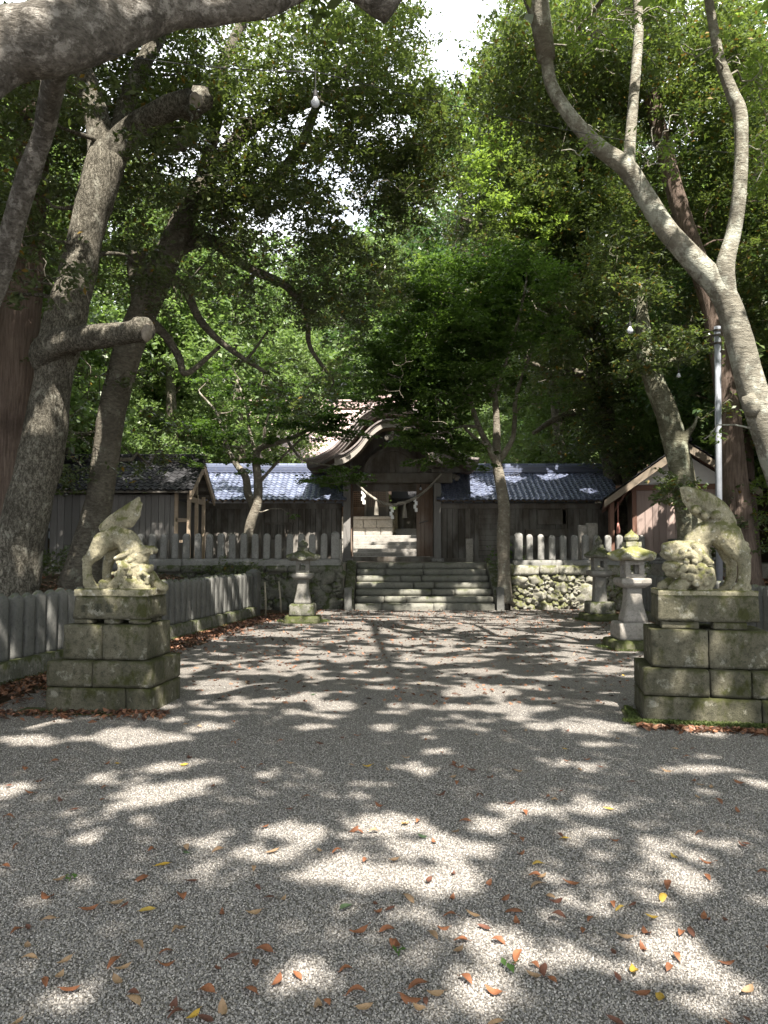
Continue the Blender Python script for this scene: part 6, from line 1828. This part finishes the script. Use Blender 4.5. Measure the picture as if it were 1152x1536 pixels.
while nl < 300:
    y = 2.6 + 9 * rl.random() ** 1.25; x = rl.uniform(-.52, .52) * y
    if not fence_x(y) + .9 < x < 5.2: continue
    if -3.6 < x < -2.0 and 7.2 < y < 8.9 or 2.1 < x < 4 and 6.5 < y < 8.4: continue
    put_leaf(x, y, rl.choices('otdyg', (5, 4, 4, .8, .3))[0], rl.uniform(.045, .075)); nl += 1

LITTER = leaf_mat('leaf litter', (0.20, 0.085, 0.045), (0.36, 0.20, 0.12), (0.2, 0.09, 0.04), .55, .15, (.09, .05, .035), .6)
pts = []
r2 = np.random.default_rng(5)
for _ in range(9000):
    y = r2.uniform(5.5, 19.5); x = fence_x(y) + .12 + abs(r2.normal()) * .42
    if r2.random() < .75 - .05 * (y - 6) or r2.random() < .25: pts.append((x, y, .022 + r2.uniform(0, .03) + hgt(x, y) * (1 if x < fence_x(y) + .5 else 0) * .3))
for _ in range(420):          # drifted against the left pedestal
    pts.append((-3.45 + r2.uniform(-.4, 1.35), 7.66 - abs(r2.normal()) * .16 - .0, .02 + r2.uniform(0, .02)))
for _ in range(2600):
    y = r2.uniform(8, 21); x = r2.uniform(fence_x(y) + .6, 5.6); pts.append((x, y, .018))
for _ in range(2500):
    y = r2.uniform(6, 20); x = 5.9 - abs(r2.normal()) * .35; pts.append((x, y, .02 + r2.uniform(0, .03)))
for _ in range(500):
    x = r2.uniform(2.3, 3.9); pts.append((x, 7.05 - .21 * (x - 2.42) - abs(r2.normal()) * .1, .03))
tag(leaf_obj('leaf_litter', leaf_geo(np.array(pts), .075, .45, 1.2, r2, fold=.3), LITTER), kind='stuff')
pts = []
for _ in range(9000):
    y = r2.uniform(9, 20.9); x = RFX + .3 + abs(r2.normal()) * 1.6; pts.append((x, y, hgt(x, y) + .02))
for _ in range(6000):
    y = r2.uniform(9, 20.5); x = fence_x(y) - .25 - abs(r2.normal()) * 1.4; pts.append((x, y, hgt(x, y) + .02))
tag(leaf_obj('leaf_litter', leaf_geo(np.array(pts), .085, .45, 1.2, r2, fold=.3), LITTER), kind='stuff')
# moss and tiny weeds round the stone feet
pts = []
for _ in range(7000):
    x = r2.uniform(-.2, 1.45); y = -.19 + abs(r2.normal()) * .05
    if r2.random() < .3: x, y = -.13 + abs(r2.normal()) * .03, r2.uniform(-.2, .5)
    c_, s_ = math.cos(R(-12)), math.sin(R(-12))
    pts.append((2.42 + c_ * x - s_ * y, 7.25 + s_ * x + c_ * y, .045 + r2.uniform(0, .02)))
for cx, cy, rr in ((g1.x, 12.7, .5), (5.0, 17.9, .5), (-1.83, 17.4, .5)):
    for _ in range(2500):
        a = r2.uniform(0, 6.28); q_ = rr * (1 + .12 * r2.normal()); pts.append((cx + q_ * math.cos(a), cy + q_ * math.sin(a) * .9, .02 + r2.uniform(0, .03)))
for _ in range(3000):
    y = r2.uniform(6, 19); pts.append((fence_x(y) + .17 + abs(r2.normal()) * .05, y, .02 + r2.uniform(0, .05)))
tag(leaf_obj('moss', leaf_geo(np.array(pts), .022, .6, .6, r2), MOSS_LEAF), kind='stuff')
WEED = leaf_mat('weed leaf', (.05, .11, .025), (.07, .14, .03), (.12, .25, .04), .5, .3)
for px, py, lab, s in ((104, 1324, 'small dark green weed sprouting from the gravel at the left', .035), (765, 1458, 'bright three-leaved green sprig lying on the gravel near the middle', .045), (597, 1437, 'tiny green sprig in the sunny gravel left of the three-leaved one', .03)):
    p = G(px, py); root = thing('weed', lab, 'weed', (p.x, p.y, .01))
    r3 = np.random.default_rng(int(px))
    for k in range(4 if s != .045 or px != 765 else 3):
        an = k * 2.1 + .4
        P = np.array([[p.x + math.cos(an) * s * .6, p.y + math.sin(an) * s * .6, .03]])
        leaf_obj('leaf', leaf_geo(P, s, .7, 2.0, r3), WEED, root)
    MB().tube([(p.x, p.y, .0), (p.x + .005, p.y, .03)], .003, 5).build('stem', WEED, root)
